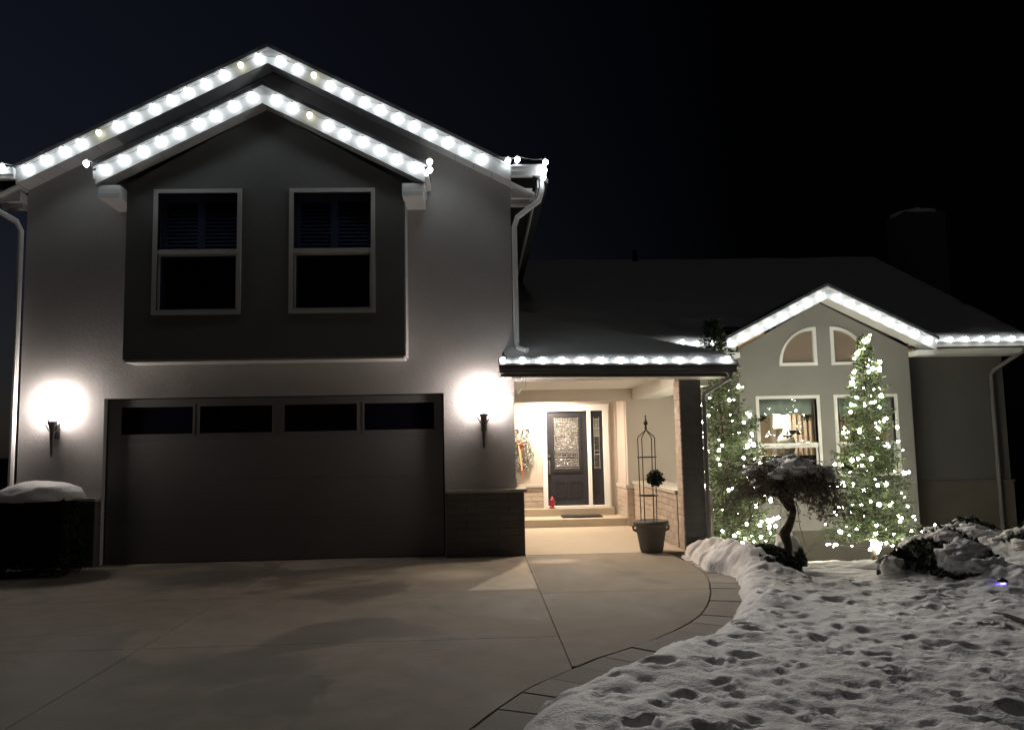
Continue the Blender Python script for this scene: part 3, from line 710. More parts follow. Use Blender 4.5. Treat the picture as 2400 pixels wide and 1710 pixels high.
# main house roof, bay and wing ------------------------------------------
RZ = lambda y: 3.48+.5*(y-15.45)
mr_ = MB()
for (xa, xb, ya) in ((.54, 5.05, 15.42), (5.05, 8.38, 16.4), (8.38, 11.0, 15.42)):
    mr_.add([(xa, ya, RZ(ya)), (xb, ya, RZ(ya)), (xb, 21.4, RZ(21.4)), (xa, 21.4, RZ(21.4)), (xa, ya, RZ(ya)-.12), (xb, ya, RZ(ya)-.12), (xb, 21.4, RZ(21.4)-.12), (xa, 21.4, RZ(21.4)-.12)],
            [(0, 1, 2, 3), (4, 7, 6, 5), (0, 4, 5, 1)])
mr_.add([(.54, 21.4, RZ(21.4)), (11.0, 21.4, RZ(21.4)), (11.0, 27.4, RZ(15.4)), (.54, 27.4, RZ(15.4))], [(0, 1, 2, 3)]).add([(11.0, 15.42, RZ(15.42)-.12), (11.0, 15.42, RZ(15.42)), (11.0, 21.4, RZ(21.4)), (11.0, 27.4, RZ(15.4)), (11.0, 27.4, RZ(15.4)-.12), (11.0, 21.4, RZ(21.4)-.12)], [(0, 1, 2, 3, 4, 5)])
mr_.build('main_roof', 'shingle', H)
ch_ = MB().box(11.95, 13.1, 21.6, 22.6, -1, 7.9).build('chimney', 'brick_dark', H); MB().blob((12.52, 22.1, 7.9), (.66, .6, .16), .15, 3, 3, 5, flat=-.02).build('snow_cap', 'snow', ch_, True)
MB().tube([(4.25, 21.2, 6.2), (4.25, 21.2, 6.75)], .07, 12).build('vent_pipe', 'black', H)
WX = 10.72
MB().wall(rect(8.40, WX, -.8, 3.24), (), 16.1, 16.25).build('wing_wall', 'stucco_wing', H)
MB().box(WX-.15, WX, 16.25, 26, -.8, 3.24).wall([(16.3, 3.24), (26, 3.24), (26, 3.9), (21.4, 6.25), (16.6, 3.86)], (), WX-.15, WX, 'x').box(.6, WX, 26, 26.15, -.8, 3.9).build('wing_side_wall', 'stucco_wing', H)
ww = box('wainscot', 'wainscot', H, 8.42, WX+.03, 16.06, 16.099, -.8, .70); box('cap_stone', 'wainscot', ww, 8.42, WX+.05, 16.04, 16.098, .702, .74)
def eave(x0, x1):
    box('eave_fascia', 'white', H, x0, x1, 15.50, 15.53, 3.26, 3.47)
    gm = MB().box(x0, x1, 15.40, 15.499, 3.37, 3.45).box(x0, x1, 15.385, 15.499, 3.45, 3.475).box(x0, x1, 15.42, 15.499, 3.335, 3.37)
    gm.build('gutter', 'offwhite', H)
    so_ = box('soffit', 'gray_trim', H, x0, x1, 15.53, 16.1, 3.265, 3.28)
    n = max(1, int(round((x1-x0)/.3))); w = (x1-x0)/n
    o = MB().box(.004, w-.004, 15.531, 16.099, 3.245, 3.263).build('soffit_board', 'white', None); me = o.data; bpy.data.objects.remove(o)
    for i in range(n): inst('soffit_board', me, so_, (x0+i*w, 0, 0))
eave(3.0, 5.0); eave(8.55, 10.9)
MB().tube([(10.80, 15.44, 3.36), (10.78, 15.5, 3.28), (10.45, 15.95, 2.95), (10.42, 16.02, 2.86), (10.42, 16.02, -.6)], .04, 8).build('downspout', 'gray_trim', H)

VX0, VX1, VC, VY = 5.03, 8.40, 6.68, 15.4
def qarc(x, z, r, s, n=14): return [(x, z)] + [(x+s*r*math.cos(a), z+r*math.sin(a)) for a in np.linspace(0, math.pi/2, n)]
V1, V2 = (5.33, 6.58), (6.86, 8.11)
h1 = qarc(6.52, 3.10, .64, -1); h2 = qarc(6.92, 3.10, .64, 1)
MB().wall([(VX0, -.10), (VX1, -.10), (VX1, 3.37), (VC, 4.27), (VX0, 3.37)], [rect(V1[0]+.06, V1[1]-.06, .96, 2.41), rect(V2[0]+.06, V2[1]-.06, .96, 2.41), h1, h2], VY, VY+.15).build('bay_wall', 'stucco_bay', H)
MB().box(VX0, VX0+.15, VY+.151, 16.098, -.10, 3.37).box(VX1-.15, VX1, VY+.151, 16.098, -.10, 3.37).build('bay_side_wall', 'stucco_bay', H)
MB().box(VX0+.02, VX1-.02, VY+.02, 16.09, -1.0, -.102).build('bay_foundation', 'foundation', H)
ZV = rake_pair(H, VC, 4.51, 2.06, .5, 15.0, VY, 17.4, th=.22, roofname='bay_roof', board_w=.30)
for s in (-1, 1):
    xe = VC+s*2.06; a, b = sorted((xe, VC+s*1.725)); box('eave_return', 'white', H, a, b, 15.04, 15.42, ZV-.30, ZV-.20)
for (x0, x1) in (V1, V2): window(H, x0, x1, .90, 2.47, VY, 1.525)
for hc, s in ((6.58, -1), (6.86, 1)):
    w = MB().wall(qarc(hc, 3.045, .755, s), [qarc(hc+s*.065, 3.105, .625, s)], VY-.025, VY+.10).build('window', 'white', H)
    MB().wall(qarc(hc+s*.05, 3.09, .66, s), (), VY+.05, VY+.06).build('window_shade', 'shade', w)
# room behind the bay
rm = MB().box(4.9, 9.0, 19.0, 19.1, .2, 4.0).box(4.9, 9.0, 17.3, 19, 3.95, 4.0).box(5.19, 8.24, VY+.16, 16.3, .25, .34).box(4.9, 9.0, 16.3, 19, .25, .34).box(4.9, 5.0, 16.3, 19, .3, 3.95).box(9.0, 9.1, 16.3, 19, .3, 3.95)
rm.build('living_room', 'room', H)
dw = MB().wall(rect(6.9, 7.9, .34, 2.4), [rect(7.0, 7.8, .34, 2.3)], 18.93, 18.99).build('inner_door_frame', 'ceramic', H)

# snow sheets on roofs ----------------------------------------------------
def roof_snow(name, label, x0, x1, y0, y1, zf, inside, th=.12, seed=0, h=.06, melt=None):
    xs, ys = np.arange(x0, x1+h/2, h), np.arange(y0, y1+h/2, h); X, Y = np.meshgrid(xs, ys, indexing='ij')
    d = inside(X, Y); t = th*np.sqrt(np.clip(d/.14, 0, 1)) + .05*fbm(X*.8+seed*5, Y*.8, 4, seed % 4)*sstep(0, .3, d)
    if melt is not None: t = t - melt(X, Y)
    Z = zf(X, Y) + np.where(d < 0, -.05, t)
    keep = d > -.08; kf = keep[:-1, :-1] & keep[1:, :-1] & keep[:-1, 1:] & keep[1:, 1:]
    F = grid_faces(len(xs), len(ys), kf); used = np.unique(F); rp = np.full(X.size, -1, np.int64); rp[used] = np.arange(len(used))
    o = arr_mesh(name, np.stack([X, Y, Z], -1).reshape(-1, 3)[used], rp[F], 'snow', smooth=True)
    tag(o, label, kind='stuff'); return o
pzf = lambda X, Y: np.minimum(2.80+(Y-11.72)*.482+psl*(X-.33), 2.77+(3.82-X)*.337)
# shingled porch roof under its snow
PA, PB, PC = (.33, 11.70, 2.79), (3.82, 11.70, 2.745), (.54, 13.88, 3.83)
MB().add([PA, PB, PC, (3.82, 15.9, 2.745), (.54, 15.9, 3.83), (.33, 11.70, 2.765), (3.82, 11.70, 2.72), (3.82, 15.9, 2.72)], [(0, 1, 2), (1, 3, 4, 2), (0, 5, 6, 1), (1, 6, 7, 3)]).build('porch_roof', 'shingle', H)
roof_snow('roof_snow', 'smooth snow lying on the low porch roof above the row of gutter lights', .30, 3.9, 11.70, 15.9, pzf,
          lambda X, Y: np.minimum(np.minimum(X-(.34+.1*(Y-11.72)), 3.84-X), Y-11.715), .10, 1,
          melt=lambda X, Y: .09*np.exp(-((X-.6)/.45)**2-((Y-11.95)/.16)**2))
roof_snow('roof_snow', 'broad dim snow on the long main roof behind the porch', .5, 11.0, 15.40, 21.4, lambda X, Y: RZ(Y),
          lambda X, Y: np.minimum(np.minimum(np.minimum(Y-15.41, 11.0-X), 21.5-Y), np.maximum(np.abs(X-6.7)-1.72, Y-16.45)), .13, 2, h=.09,
          melt=lambda X, Y: .22*np.clip(fbm(X*.9+3, Y*1.6, 3, 2)-.05, 0, 1)*np.exp(-((Y-16.8)/1.1)**2))

# ------------------------------------------------------------------ wall sconces
def sconce(x, label):
    t = thing('wall_sconce', label, 'wall lamp', (x, 12.2, 1.95), group='torch sconces beside the garage door')
    cy = 12.2-.135
    MB().box(x-.045, x+.045, 12.18, 12.198, 1.84, 2.06).build('back_plate', 'bronze', t)
    MB().tube([(x, 12.18, 1.96), (x, cy+.03, 1.93)], .014, 8).build('arm', 'bronze', t)
    MB().lathe([(.008, -.40), (.018, -.36), (.024, -.2), (.034, -.02), (.046, .06), (.07, .10), (.072, .112)], (x, cy, 1.98), 14).build('torch_stem', 'bronze', t, True)
    for k in range(4):
        a = math.pi/4*0 + math.pi/2*k
        MB().tube([(x+math.cos(a)*r, cy+math.sin(a)*r, z) for r, z in ((.035, 1.95), (.075, 2.01), (.110, 2.07), (.100, 2.14))], .010, 6).build('leaf_bracket', 'bronze', t)
    MB().lathe([(.05, 0), (.075, .06), (.085, .16), (.082, .27), (.06, .36), (.02, .40)], (x, cy, 2.11), 18).build('glass_shade', 'sconce_glass', t, True)
    return t
sconce(-6.19, 'lit torch sconce on the wall above the snow-capped shrub')
sconce(.075, 'lit torch sconce on the wall between garage door and porch')

# ------------------------------------------------------------------ roofline light strings
o = MB().lathe([(.014, .040), (.034, .030), (.042, .008), (.036, -.022), (.014, -.050)], (0, 0, 0), 10).build('bulb', 'bulb', None, True); bulb_me = o.data; bpy.data.objects.remove(o)
bulb_dim_me = bulb_me.copy(); bulb_dim_me.materials.clear(); bulb_dim_me.materials.append(MAT['bulb_dim'])
o = MB().lathe([(.018, .040), (.018, .066)], (0, 0, 0), 8).build('socket', 'wire', None); socket_me = o.data; bpy.data.objects.remove(o)
def beam_light(p):  # extra spot beside the bulb's own glow, added to brighten the yard
    b = bpy.data.lights.new('yard_fill', 'SPOT'); b.energy = p; b.spot_size = R(112); b.spot_blend = 1; b.shadow_soft_size = .05; b.color = (1, .96, .93)
    return b
beam_hi, beam_lo = beam_light(P_GABLE), beam_light(P_LOW)
def string(label, pts, dim=(), beam=None, tilt=24, sag=.02, name='light_string'):
    """pts: bulb centres in order along the string"""
    t = thing(name, label, 'string lights', pts[0], group='white bulb strings along the rooflines')
    path = []
    for i, p in enumerate(pts):
        p = Vector(p); path.append(p+Vector((0, .03, .06)))
        if i < len(pts)-1:
            q = Vector(pts[i+1]); path.append((p+q)/2 + Vector((0, .035, .06-sag)))
    MB().tube(path, .004, 5).build('wire', 'wire', t)
    for i, p in enumerate(pts):
        b = inst('bulb', bulb_dim_me if i in dim else bulb_me, t, p, (R(random.uniform(-12, 12)), R(random.uniform(-14, 14)), 0))
        inst('socket', socket_me, t, p)
        if beam and i not in dim:
            lo = bpy.data.objects.new('yard_fill', beam); COL.objects.link(lo); lo.parent = b
            lo.location = (0, -.06, 0); lo.rotation_euler = (-R(90-tilt)-b.rotation_euler.x, 0, 0)
    return t
def along(a, b, n, j=.012):
    a, b = Vector(a), Vector(b)
    return [a.lerp(b, i/(n-1)) + Vector((random.uniform(-j, j), 0, random.uniform(-j, j)*.6)) for i in range(n)]
def rake_pts(cx, zt, half, slope, yf, n, end=.1, drop=.105):
    yb = yf-.075
    l = along((cx-half+end, yb, zt-drop-(half-end)*slope), (cx-half/(2*n), yb, zt-drop-half/(2*n)*slope), n)
    r = along((cx+half/n*.75, yb, zt-drop-half/n*.75*slope), (cx+half-end, yb, zt-drop-(half-end)*slope), n)
    return l, r
l, r = rake_pts(GC, 7.66, 3.64, .51, 11.86, 14, .18); r = r[:-1] + [Vector((.50, 11.78, 5.86)), Vector((.64, 11.77, 5.87)), Vector((1.06, 11.75, 5.82)), Vector((1.04, 11.75, 5.70)), Vector((1.02, 11.76, 5.59))]
string('string of bright bulbs along the upper garage gable, highest of the strings', [Vector((GC-3.64-.15, 11.76, 5.80))] + l + r, dim=(5, 13, 17), beam=beam_hi)
l, r = rake_pts(BC, 6.88, 2.34, .51, 11.47, 9, .14)
string('string of bright bulbs along the lower gable above the two dark windows', [Vector((BC-2.45, 11.42, 5.72))] + l + r + [Vector((BC+2.42, 11.43, 5.72)), Vector((BC+2.42, 11.43, 5.60))], dim=(12,), beam=beam_hi)
P = [Vector((.36+.2885*i, 11.69, 2.845+pz(.36+.2885*i))) for i in range(12)]; P[-1] = Vector((3.66, 11.68, 2.81))
string('string of bulbs on the dark porch gutter under the roof snow', P, sag=.03, beam=beam_lo)
l, r = rake_pts(VC, 4.51, 2.06, .5, 15.0, 8, .16)
Q = [Vector((8.93+.312*i, 15.36, 3.515)) for i in range(7)]
string('string of bulbs along the small right gable and on along the wing gutter', l + r + Q, beam=beam_lo)
string('short string of bulbs on the snowy eave behind the narrow spruce', [Vector((3.95, 15.36, 3.54)), Vector((4.24, 15.36, 3.51)), Vector((4.55, 15.36, 3.52))])

# ------------------------------------------------------------------ vegetation
def quads(C, A, Bv):
    """leaf quads: centre C, half axis A (length), half axis B (width) -> verts, faces (diamonds)"""
    n = len(C); V = np.stack([C-A, C+Bv-.15*A, C+A, C-Bv-.15*A], 1).reshape(-1, 3)
    F = np.arange(n*4).reshape(n, 4); return V, F
def unit(v): return v/np.maximum(1e-9, np.linalg.norm(v, axis=-1, keepdims=True))
def spruce(base, height, rad_at, label, nb=260, lean=(0, 0), seed=1, tip=.2, z0=.35):
    rg = np.random.default_rng(seed)
    t = thing('spruce_tree', label, 'tree', base, group='spruces wound with fairy lights')
    bx, by, bz = base
    ax = lambda h: np.array([bx+lean[0]*h/height, by+lean[1]*h/height, bz+h])
    MB().tube([tuple(ax(h)) for h in np.linspace(0, height, 8)], .055, 8, .008).build('trunk', 'bark', t, True)
    C, A, Bv = [], [], []; br = MB(); tips = []
    for i in range(nb):
        f = ((i+.5)/nb)**1.12; h = z0 + (height-z0)*f*.985; az = i*2.39996 + rg.uniform(-.4, .4)
        rmax = rad_at(f, az)*rg.uniform(.62, 1.12); rmax = max(rmax, .05)
        o = ax(h); d = np.array([math.cos(az), math.sin(az), 0]); n = max(4, int(rmax/.05))
        droop = -.35*(1-f)+.12; pts = []
        for k in range(n+1):
            u = k/n; p = o + d*rmax*u + np.array([0, 0, rmax*(droop*u + .22*u*u)]); pts.append(p)
        br.tube([tuple(p) for p in pts[::max(1, n//3)]], .008, 4, .003)
        tips.append(pts[-1])
        for k in range(1, n+1):
            u = k/n
            for s in range(7 if u > .3 else 4):
                tw = rg.uniform(.04, .10)*(1.25-.4*u); a = az + rg.choice([-1, 1])*rg.uniform(.3, 1.15)
                dv = unit(np.array([math.cos(a), math.sin(a), rg.uniform(-.35, .45)]))
                if rg.random() < .2: dv = unit(np.array([rg.normal()*.4, rg.normal()*.4, rg.uniform(-1, 1)]))
                c = pts[k] + dv*tw*.6 + rg.normal(size=3)*.014
                nrm = unit(np.cross(dv, rg.normal(size=3))); C.append(c); A.append(dv*tw*.55); Bv.append(nrm*rg.uniform(.007, .017))
    for k in range(60):
        h = height*rg.uniform(.93, 1.0); dv = unit(np.array([rg.normal()*.5, rg.normal()*.5, 1])); C.append(ax(h)+rg.normal(size=3)*.012); A.append(dv*.05); Bv.append(unit(np.cross(dv, rg.normal(size=3)))*.01)
    br.build('branches', 'bark', t)
    V, F = quads(np.array(C), np.array(A), np.array(Bv)); arr_mesh('crown', V, F, 'needles', t)
    return t, ax, np.array(tips)
o = MB().lathe([(.003, .015), (.009, .011), (.0125, .002), (.011, -.006), (.005, -.012)], (0, 0, 0), 9).build('bulb', 'fairy', None, True); fairy_me = o.data; bpy.data.objects.remove(o)
def fairy(label, base, height, ax, rad_at, n, seed, z0=.05, extra=()):
    rg = np.random.default_rng(seed)
    t = thing('fairy_lights', label, 'fairy lights', base, group='warm fairy light strings on the spruces')
    pts = []; turns = 9
    for i in range(n):
        f = (i+.5)/n; f = 1-(1-f)**.80 if False else f**1.0
        h = z0+(height-z0)*(1-(1-f)**.62*1.0) if False else z0+(height-z0)*f**1.25
        ff = max(0, (h-.2)/height); az = turns*2*math.pi*f + rg.normal()*.35
        r_ = rad_at(ff, az)*rg.uniform(.55, 1.08)+.02
        p = ax(h) + np.array([math.cos(az)*r_, math.sin(az)*r_, rg.normal()*.06-.04]); pts.append(p)
    path = [tuple(p) for p in pts]
    MB().tube(path, .0025, 3).build('wire', 'wire', t)
    pts += [np.array(e) for e in extra]
    for p in pts:
        s = rg.choice([.85, 1.3, 1.8, 2.5], p=[.26, .32, .26, .16])
        inst('bulb', fairy_me, t, p, (rg.uniform(-1, 1), rg.uniform(-1, 1), 0), float(s))
    return t
# right spruce in front of the bay
rbase = (6.60, 13.6, -.47)
def radR(f, az): return .02 + .74*max(0, 1-f)**.80*(1+.12*math.sin(3*az+4*f))
sp, axR, _ = spruce(rbase, 3.86, radR, 'narrow pointed spruce wound with lights before the right bay window', 300, (.04, 0), 3, z0=.42)
cl = [(6.58+random.gauss(0, .05), 13.48+random.uniform(-.08, .03), -.16+random.gauss(0, .06)) for _ in range(22)] + [(6.9, 13.3, -.12), (7.05, 13.2, -.05), (7.3, 13.2, -.02), (7.42, 13.25, .1), (7.5, 13.3, .17)]
fairy('warm lights spiralling up the pointed spruce by the right bay window', rbase, 3.86, axR, radR, 155, 11, .25, cl)
# left spruce in the nook behind the pillar
lbase = (4.10, 13.3, -.22)
def radL(f, az):
    b = .12 + .66*(1-f)**.9
    if math.cos(az) > .3 and .3 < f < .55: b *= 1.35
    return b*(1+.12*math.sin(2.5*az+6*f))
sp2, axL, _ = spruce(lbase, 3.88, radL, 'ragged spruce wound with lights in the nook behind the porch pillar', 300, (-.16, 0), 5, z0=.25)
cl = [(4.2+random.uniform(-.25, .5), 12.9+random.uniform(-.2, .2), -.1+random.uniform(-.1, .5)) for _ in range(16)]
fairy('warm lights wound through the ragged spruce behind the porch pillar', lbase, 3.88*.80, axL, lambda f, a: radL(f*.8, a), 122, 13, .2, cl)

def leaf_cloud(C0, size, rg, wid=.45):
    n = len(C0); dv = unit(rg.normal(size=(n, 3))); nr = unit(np.cross(dv, rg.normal(size=(n, 3)))); s = size*rg.uniform(.6, 1.3, (n, 1))
    return quads(C0, dv*s, nr*s*wid)
# weeping maple
mb_ = (3.74, 9.95, .02)
mp = thing('weeping_maple', 'small weeping maple with crooked trunk and snow on its umbrella crown', 'tree', mb_)
B = Vector(mb_)
trunk = MB().tube([B+Vector(q) for q in ((0, 0, -.1), (.0, 0, .12), (.02, 0, .3), (-.02, 0, .45), (.06, 0, .58), (.10, -.02, .72), (.05, 0, .88), (.02, 0, 1.02))], lambda u: .066-.024*u+.008*math.sin(u*17)+.006*math.sin(u*31+1), 10)
trunk.tube([B+Vector(q) for q in ((.06, 0, .74), (-.03, -.02, .86), (-.12, .0, 1.0), (-.22, .0, 1.12))], .035, 8, .022)
trunk.tube([B+Vector(q) for q in ((.03, 0, .95), (.12, .02, 1.08), (.3, .05, 1.15))], .034, 8, .02)
trunk.build('trunk', 'bark', mp, True)
rgm = np.random.default_rng(21); bw = MB(); tw = MB(); Cl = []; Cd = []; tops = []
for i in range(96):
    az = i*2.39996; sx, sy = math.cos(az), math.sin(az); lf = sx < .1; reach = rgm.uniform(.5, 1.04) if lf else rgm.uniform(.35, .82)
    z0 = 1.0 + rgm.uniform(-.10, .12); zt = (1.12 + rgm.uniform(-.22, .24)) if lf else (1.18 + rgm.uniform(-.06, .14)); ze = zt - (rgm.uniform(-.06, .55) if lf else rgm.uniform(.15, .5))
    p = []
    for k in range(9):
        u = k/8; x = sx*reach*u; y = sy*reach*u*.8; z = lerp(z0, zt, min(1, u*2.2)) - (zt-ze)*max(0, (u-.45)/.55)**1.7
        p.append(B + Vector((x-.02, y, z)) + Vector(rgm.normal(size=3)*.022))
    bw.tube(p, .012, 4, .003); tops += [p[k] for k in (3, 4, 5, 6)]
    for k in range(2, 9):
        for _ in range(3 if lf else 4):
            q = p[k] + Vector(rgm.normal(size=3)*.03); e = q + Vector((sx*.06+rgm.normal()*.08, sy*.06+rgm.normal()*.08, rgm.uniform(-.13, .10) if lf else rgm.uniform(-.17, .03)))
            tw.tube([q, (q+e)/2+Vector(rgm.normal(size=3)*.016), e], .004, 3, .0015)
            for __ in range(1 if lf else 3): (Cl if sx < .1 else Cd).append(np.array(q.lerp(e, rgm.random())) + rgm.normal(size=3)*.028)
bw.build('branches', 'bark', mp); tw.build('twigs', 'maple_twig', mp, kind='stuff')
V, F = leaf_cloud(np.array(Cl), .016, rgm, .35); arr_mesh('leaves', V, F, 'maple_twig', mp, kind='stuff')
V, F = leaf_cloud(np.array(Cd), .024, rgm, .5); arr_mesh('leaves', V, F, 'mapleleaf', mp, kind='stuff')
sc_ = MB()
for i, q in enumerate(tops):
    dx = q.x-B.x
    if q.z < 1.06 or rgm.random() < (.95 if dx < -.05 else .64): continue
    a_ = rgm.choice([.05, .08, .12])*rgm.uniform(.7, 1.2)
    sc_.blob((q.x+rgm.normal()*.02, q.y-.01, q.z+.015), (a_*1.3, a_, .02+a_*rgm.uniform(.22, .4)), .8, 2.2, 3, i)
tag(sc_.build('snow_clump', 'snow', None, True), 'lumpy snow lying on the crown of the weeping maple', kind='stuff')

def shrub(label, c, rad, n, seed, mat='juniper', size=.045, shell=.55, name='shrub', flat=0.0, wid=.4, group=None, boxy=None):
    rg = np.random.default_rng(seed); t = thing(name, label, 'shrub', (c[0], c[1], c[2]), group=group)
    d = unit(rg.normal(size=(n, 3))); d[:, 2] = np.abs(d[:, 2]); r_ = (shell+(1-shell)*rg.random((n, 1))**.5)*(1+.12*np.sin(5*d[:, :1]+3*d[:, 1:2]))
    if boxy: d = np.sign(d)*np.abs(d)**boxy; d = d/np.maximum(1, np.abs(d).max(1, keepdims=True))
    P_ = np.array(c) + d*r_*np.array(rad)
    V, F = leaf_cloud(P_, size, rg, wid); arr_mesh('foliage', V, F, mat, t)
    st_ = MB()
    for k in range(9):
        a = k*2.4; st_.tube([(c[0], c[1], c[2]-.05), (c[0]+math.cos(a)*rad[0]*.35, c[1]+math.sin(a)*rad[1]*.35, c[2]+rad[2]*.5), (c[0]+math.cos(a)*rad[0]*.7, c[1]+math.sin(a)*rad[1]*.7, c[2]+rad[2]*.75)], .012, 5, .004)
    st_.build('stems', 'bark', t); return t
# clipped shrub and its neighbour at the left edge
shrub('big dark clipped shrub with a domed snow cap left of the garage door', (-6.03, 11.55, 0), (.52, .40, 1.06), 30000, 31, 'boxwood', .035, .86, boxy=.5, group='clipped shrubs left of the garage')
shrub('dark shrub cut by the left picture edge, lower snow cap', (-6.85, 11.25, 0), (.42, .4, .84), 11000, 32, 'boxwood', .035, .86, boxy=.5, group='clipped shrubs left of the garage')
def on_snow(name, label, items):
    m_ = MB()
    for (c, r_, amp, fr, sd_) in items: m_.blob(c, r_, amp, fr, 4, sd_, flat=-.05 if name == 'snow_cap' else None)
    return tag(m_.build(name, 'snow', None, True), label, kind='stuff')
on_snow('snow_cap', 'thick dome of snow on the clipped shrub left of the garage door', [((-6.03, 11.53, 1.04), (.57, .45, .215), .10, 1.7, 1)])
on_snow('snow_cap', 'snow on the low shrub at the left picture edge', [((-6.85, 11.25, .83), (.44, .40, .15), .14, 2, 2)])
# juniper under snow beside the drive
shrub('low dark juniper poking out of the snow mound beside the driveway', (3.46, 9.85, .02), (.30, .62, .30), 5000, 41, 'juniper', .035, .8, flat=0)
shrub('small dark shrub under a cone of snow behind the maple trunk', (4.28, 11.15, -.12), (.16, .2, .30), 2200, 43, 'juniper', .03, .6)
on_snow('snow_mound', 'steep little snow cone beside the maple trunk', [((4.22, 11.2, -.02), (.20, .2, .35), .35, 2.2, 6), ((4.02, 11.2, -.08), (.16, .2, .22), .4, 2.2, 9)])
# snow-laden shrubs on the right
sr = [((5.75, 10.1, -.05), (.5, .5, .42), 4500, 51), ((6.55, 10.9, -.1), (.55, .5, .5), 4500, 52), ((5.35, 9.0, 0), (.45, .45, .34), 3600, 53), ((7.0, 10.2, -.05), (.5, .5, .45), 3600, 54), ((4.85, 9.35, 0), (.22, .25, .26), 1600, 55)]
sl_lab = ['dark juniper half buried in snow at the foot of the pointed spruce', 'tallest snowy juniper in front of the dim wing wall', 'low juniper nearest the lawn edge strip, snow heaped over it', 'dark juniper at the right picture edge under snow', 'small dark sprig of juniper between lawn and snowy shrubs']
for (c, r_, n, sd_), lb in zip(sr, sl_lab): shrub(lb, c, (r_[0]*1.05, r_[1]*1.05, r_[2]*1.16), int(n*.6), sd_, 'juniper', .05, .55, group='snow-laden junipers on the right')
rg_ = np.random.default_rng(77); it = []
for (c, r_, n, sd_) in sr:
    for k in range(11 if n > 2000 else 2):
        a = rg_.uniform(0, 6.28); u = rg_.random()**.6
        it.append(((c[0]+math.cos(a)*r_[0]*u*.9, c[1]+math.sin(a)*r_[1]*u*.9-.04, c[2]+r_[2]*math.sqrt(max(.05, 1-u*u*.8))*.93), (rg_.uniform(.10, .24), rg_.uniform(.10, .2), rg_.uniform(.08, .14)), .38, 1.9, sd_+k))
on_snow('snow_mound', 'heavy lumps of snow weighing down the junipers at right', it)
bl = thing('garden_light', 'small blue light glowing in the snow bank at right', 'garden light', (5.22, 8.1, .15))
MB().lathe([(.015, -.2), (.015, .0)], (5.22, 8.1, .13), 8).build('stake', 'black', bl); MB().lathe([(.018, 0), (.020, .02), (.012, .03)], (5.22, 8.1, .15), 10).build('lamp', 'blue', bl); MB().lathe([(.05, -.012), (.045, .01), (.01, .03)], (5.22, 8.10, .165), 12).build('added_hood', 'black', bl)  # hood added to hide the lamp and turn its glow onto the snow
MB().tube([(q, w, float(.09+.03*math.sin(w*5))) for q, w in ((4.44, 7.28), (4.43, 7.1), (4.40, 6.8), (4.36, 6.5), (4.30, 6.1), (4.2, 5.6))], .022, 6).build('lawn_edging', 'soil', None)
tag(bpy.data.objects['lawn_edging'], 'dark edging strip curving between lawn snow and snow bank', 'edging')

# ------------------------------------------------------------------ porch things
pt = thing('flower_pot', 'grey urn-shaped pot with side handles at the porch pillar', 'plant pot', (2.54, 12.17, 0))
MB().lathe([(.15, 0), (.165, .02), (.175, .06), (.225, .36), (.222, .385), (.255, .40), (.262, .43), (.255, .46), (.225, .465), (.215, .42), (.0, .41)], (2.54, 12.17, 0.002), 28).build('pot_body', 'pot', pt, True)
for s in (-1, 1): MB().tube([(2.54+s*.215, 12.17, .31), (2.54+s*.262, 12.17, .335), (2.54+s*.272, 12.17, .375), (2.54+s*.235, 12.17, .39)], .018, 8).build('handle', 'pot', pt)
MB().lathe([(.0, .40), (.21, .405), (.2, .425), (0.0, .44)], (2.54, 12.17, .002), 20).build('soil', 'soil', pt, True)
tr = thing('trellis', 'rusty iron obelisk trellis with finial standing in the pot', 'trellis', (2.52, 12.17, .42))
tx, ty = 2.515, 12.17
rods = [(-.137, -.04), (-.04, .137), (.05, -.137), (.137, .04)]
for (dx, dy) in rods:
    MB().tube([(tx+dx*.92, ty+dy*.92, .40), (tx+dx, ty+dy, 1.68), (tx+dx*.9, ty+dy*.9, 1.71), (tx+dx*.35, ty+dy*.35, 1.77), (tx, ty, 1.815)], .0075, 6).build('rod', 'iron', tr)
for z in (.83, 1.40): MB().tube([(tx+.14*math.cos(a), ty+.14*math.sin(a), z) for a in np.linspace(0, 2*math.pi, 21)[:-1]], .010, 6, closed=True).build('ring', 'iron', tr)
MB().lathe([(.012, 0), (.022, .015), (.012, .03), (.022, .05), (.010, .08), (.03, .10), (.034, .125), (.014, .16), (.006, .21), (.012, .225), (.004, .24)], (tx, ty, 1.79), 12).build('finial', 'iron', tr, True)
rgb = np.random.default_rng(61); n = 500; d = unit(rgb.normal(size=(n, 3))); P_ = np.array([2.60, 12.02, 1.09]) + d*np.array([.13, .1, .12])*rgb.uniform(.5, 1.05, (n, 1))
V, F = leaf_cloud(P_, .028, rgb, .6); tag(arr_mesh('leaf_ball', V, F, 'juniper'), 'dark green bunch of leaves tied to the trellis', 'plant')
mt = MB().box(1.66, 2.46, 16.42, 16.86, .152, .18).build('doormat', 'mat', None); tag(mt, 'thin dark doormat on the lower porch step', 'doormat')
hy = thing('hydrant_figure', 'small red fire hydrant figure at the left of the front door', 'ornament', (1.50, 17.02, .30))
MB().lathe([(.065, 0), (.065, .02), (.045, .03), (.045, .15), (.058, .155), (.058, .17), (.042, .19), (.02, .22), (.012, .245)], (1.50, 17.02, .302), 14).build('barrel', 'red', hy, True)
for dx, dy in ((-.07, 0), (.07, 0), (0, -.07)): MB().tube([(1.50+dx*.5, 17.02+dy*.5, .42), (1.50+dx, 17.02+dy, .42)], .022, 8).build('nozzle', 'red', hy)
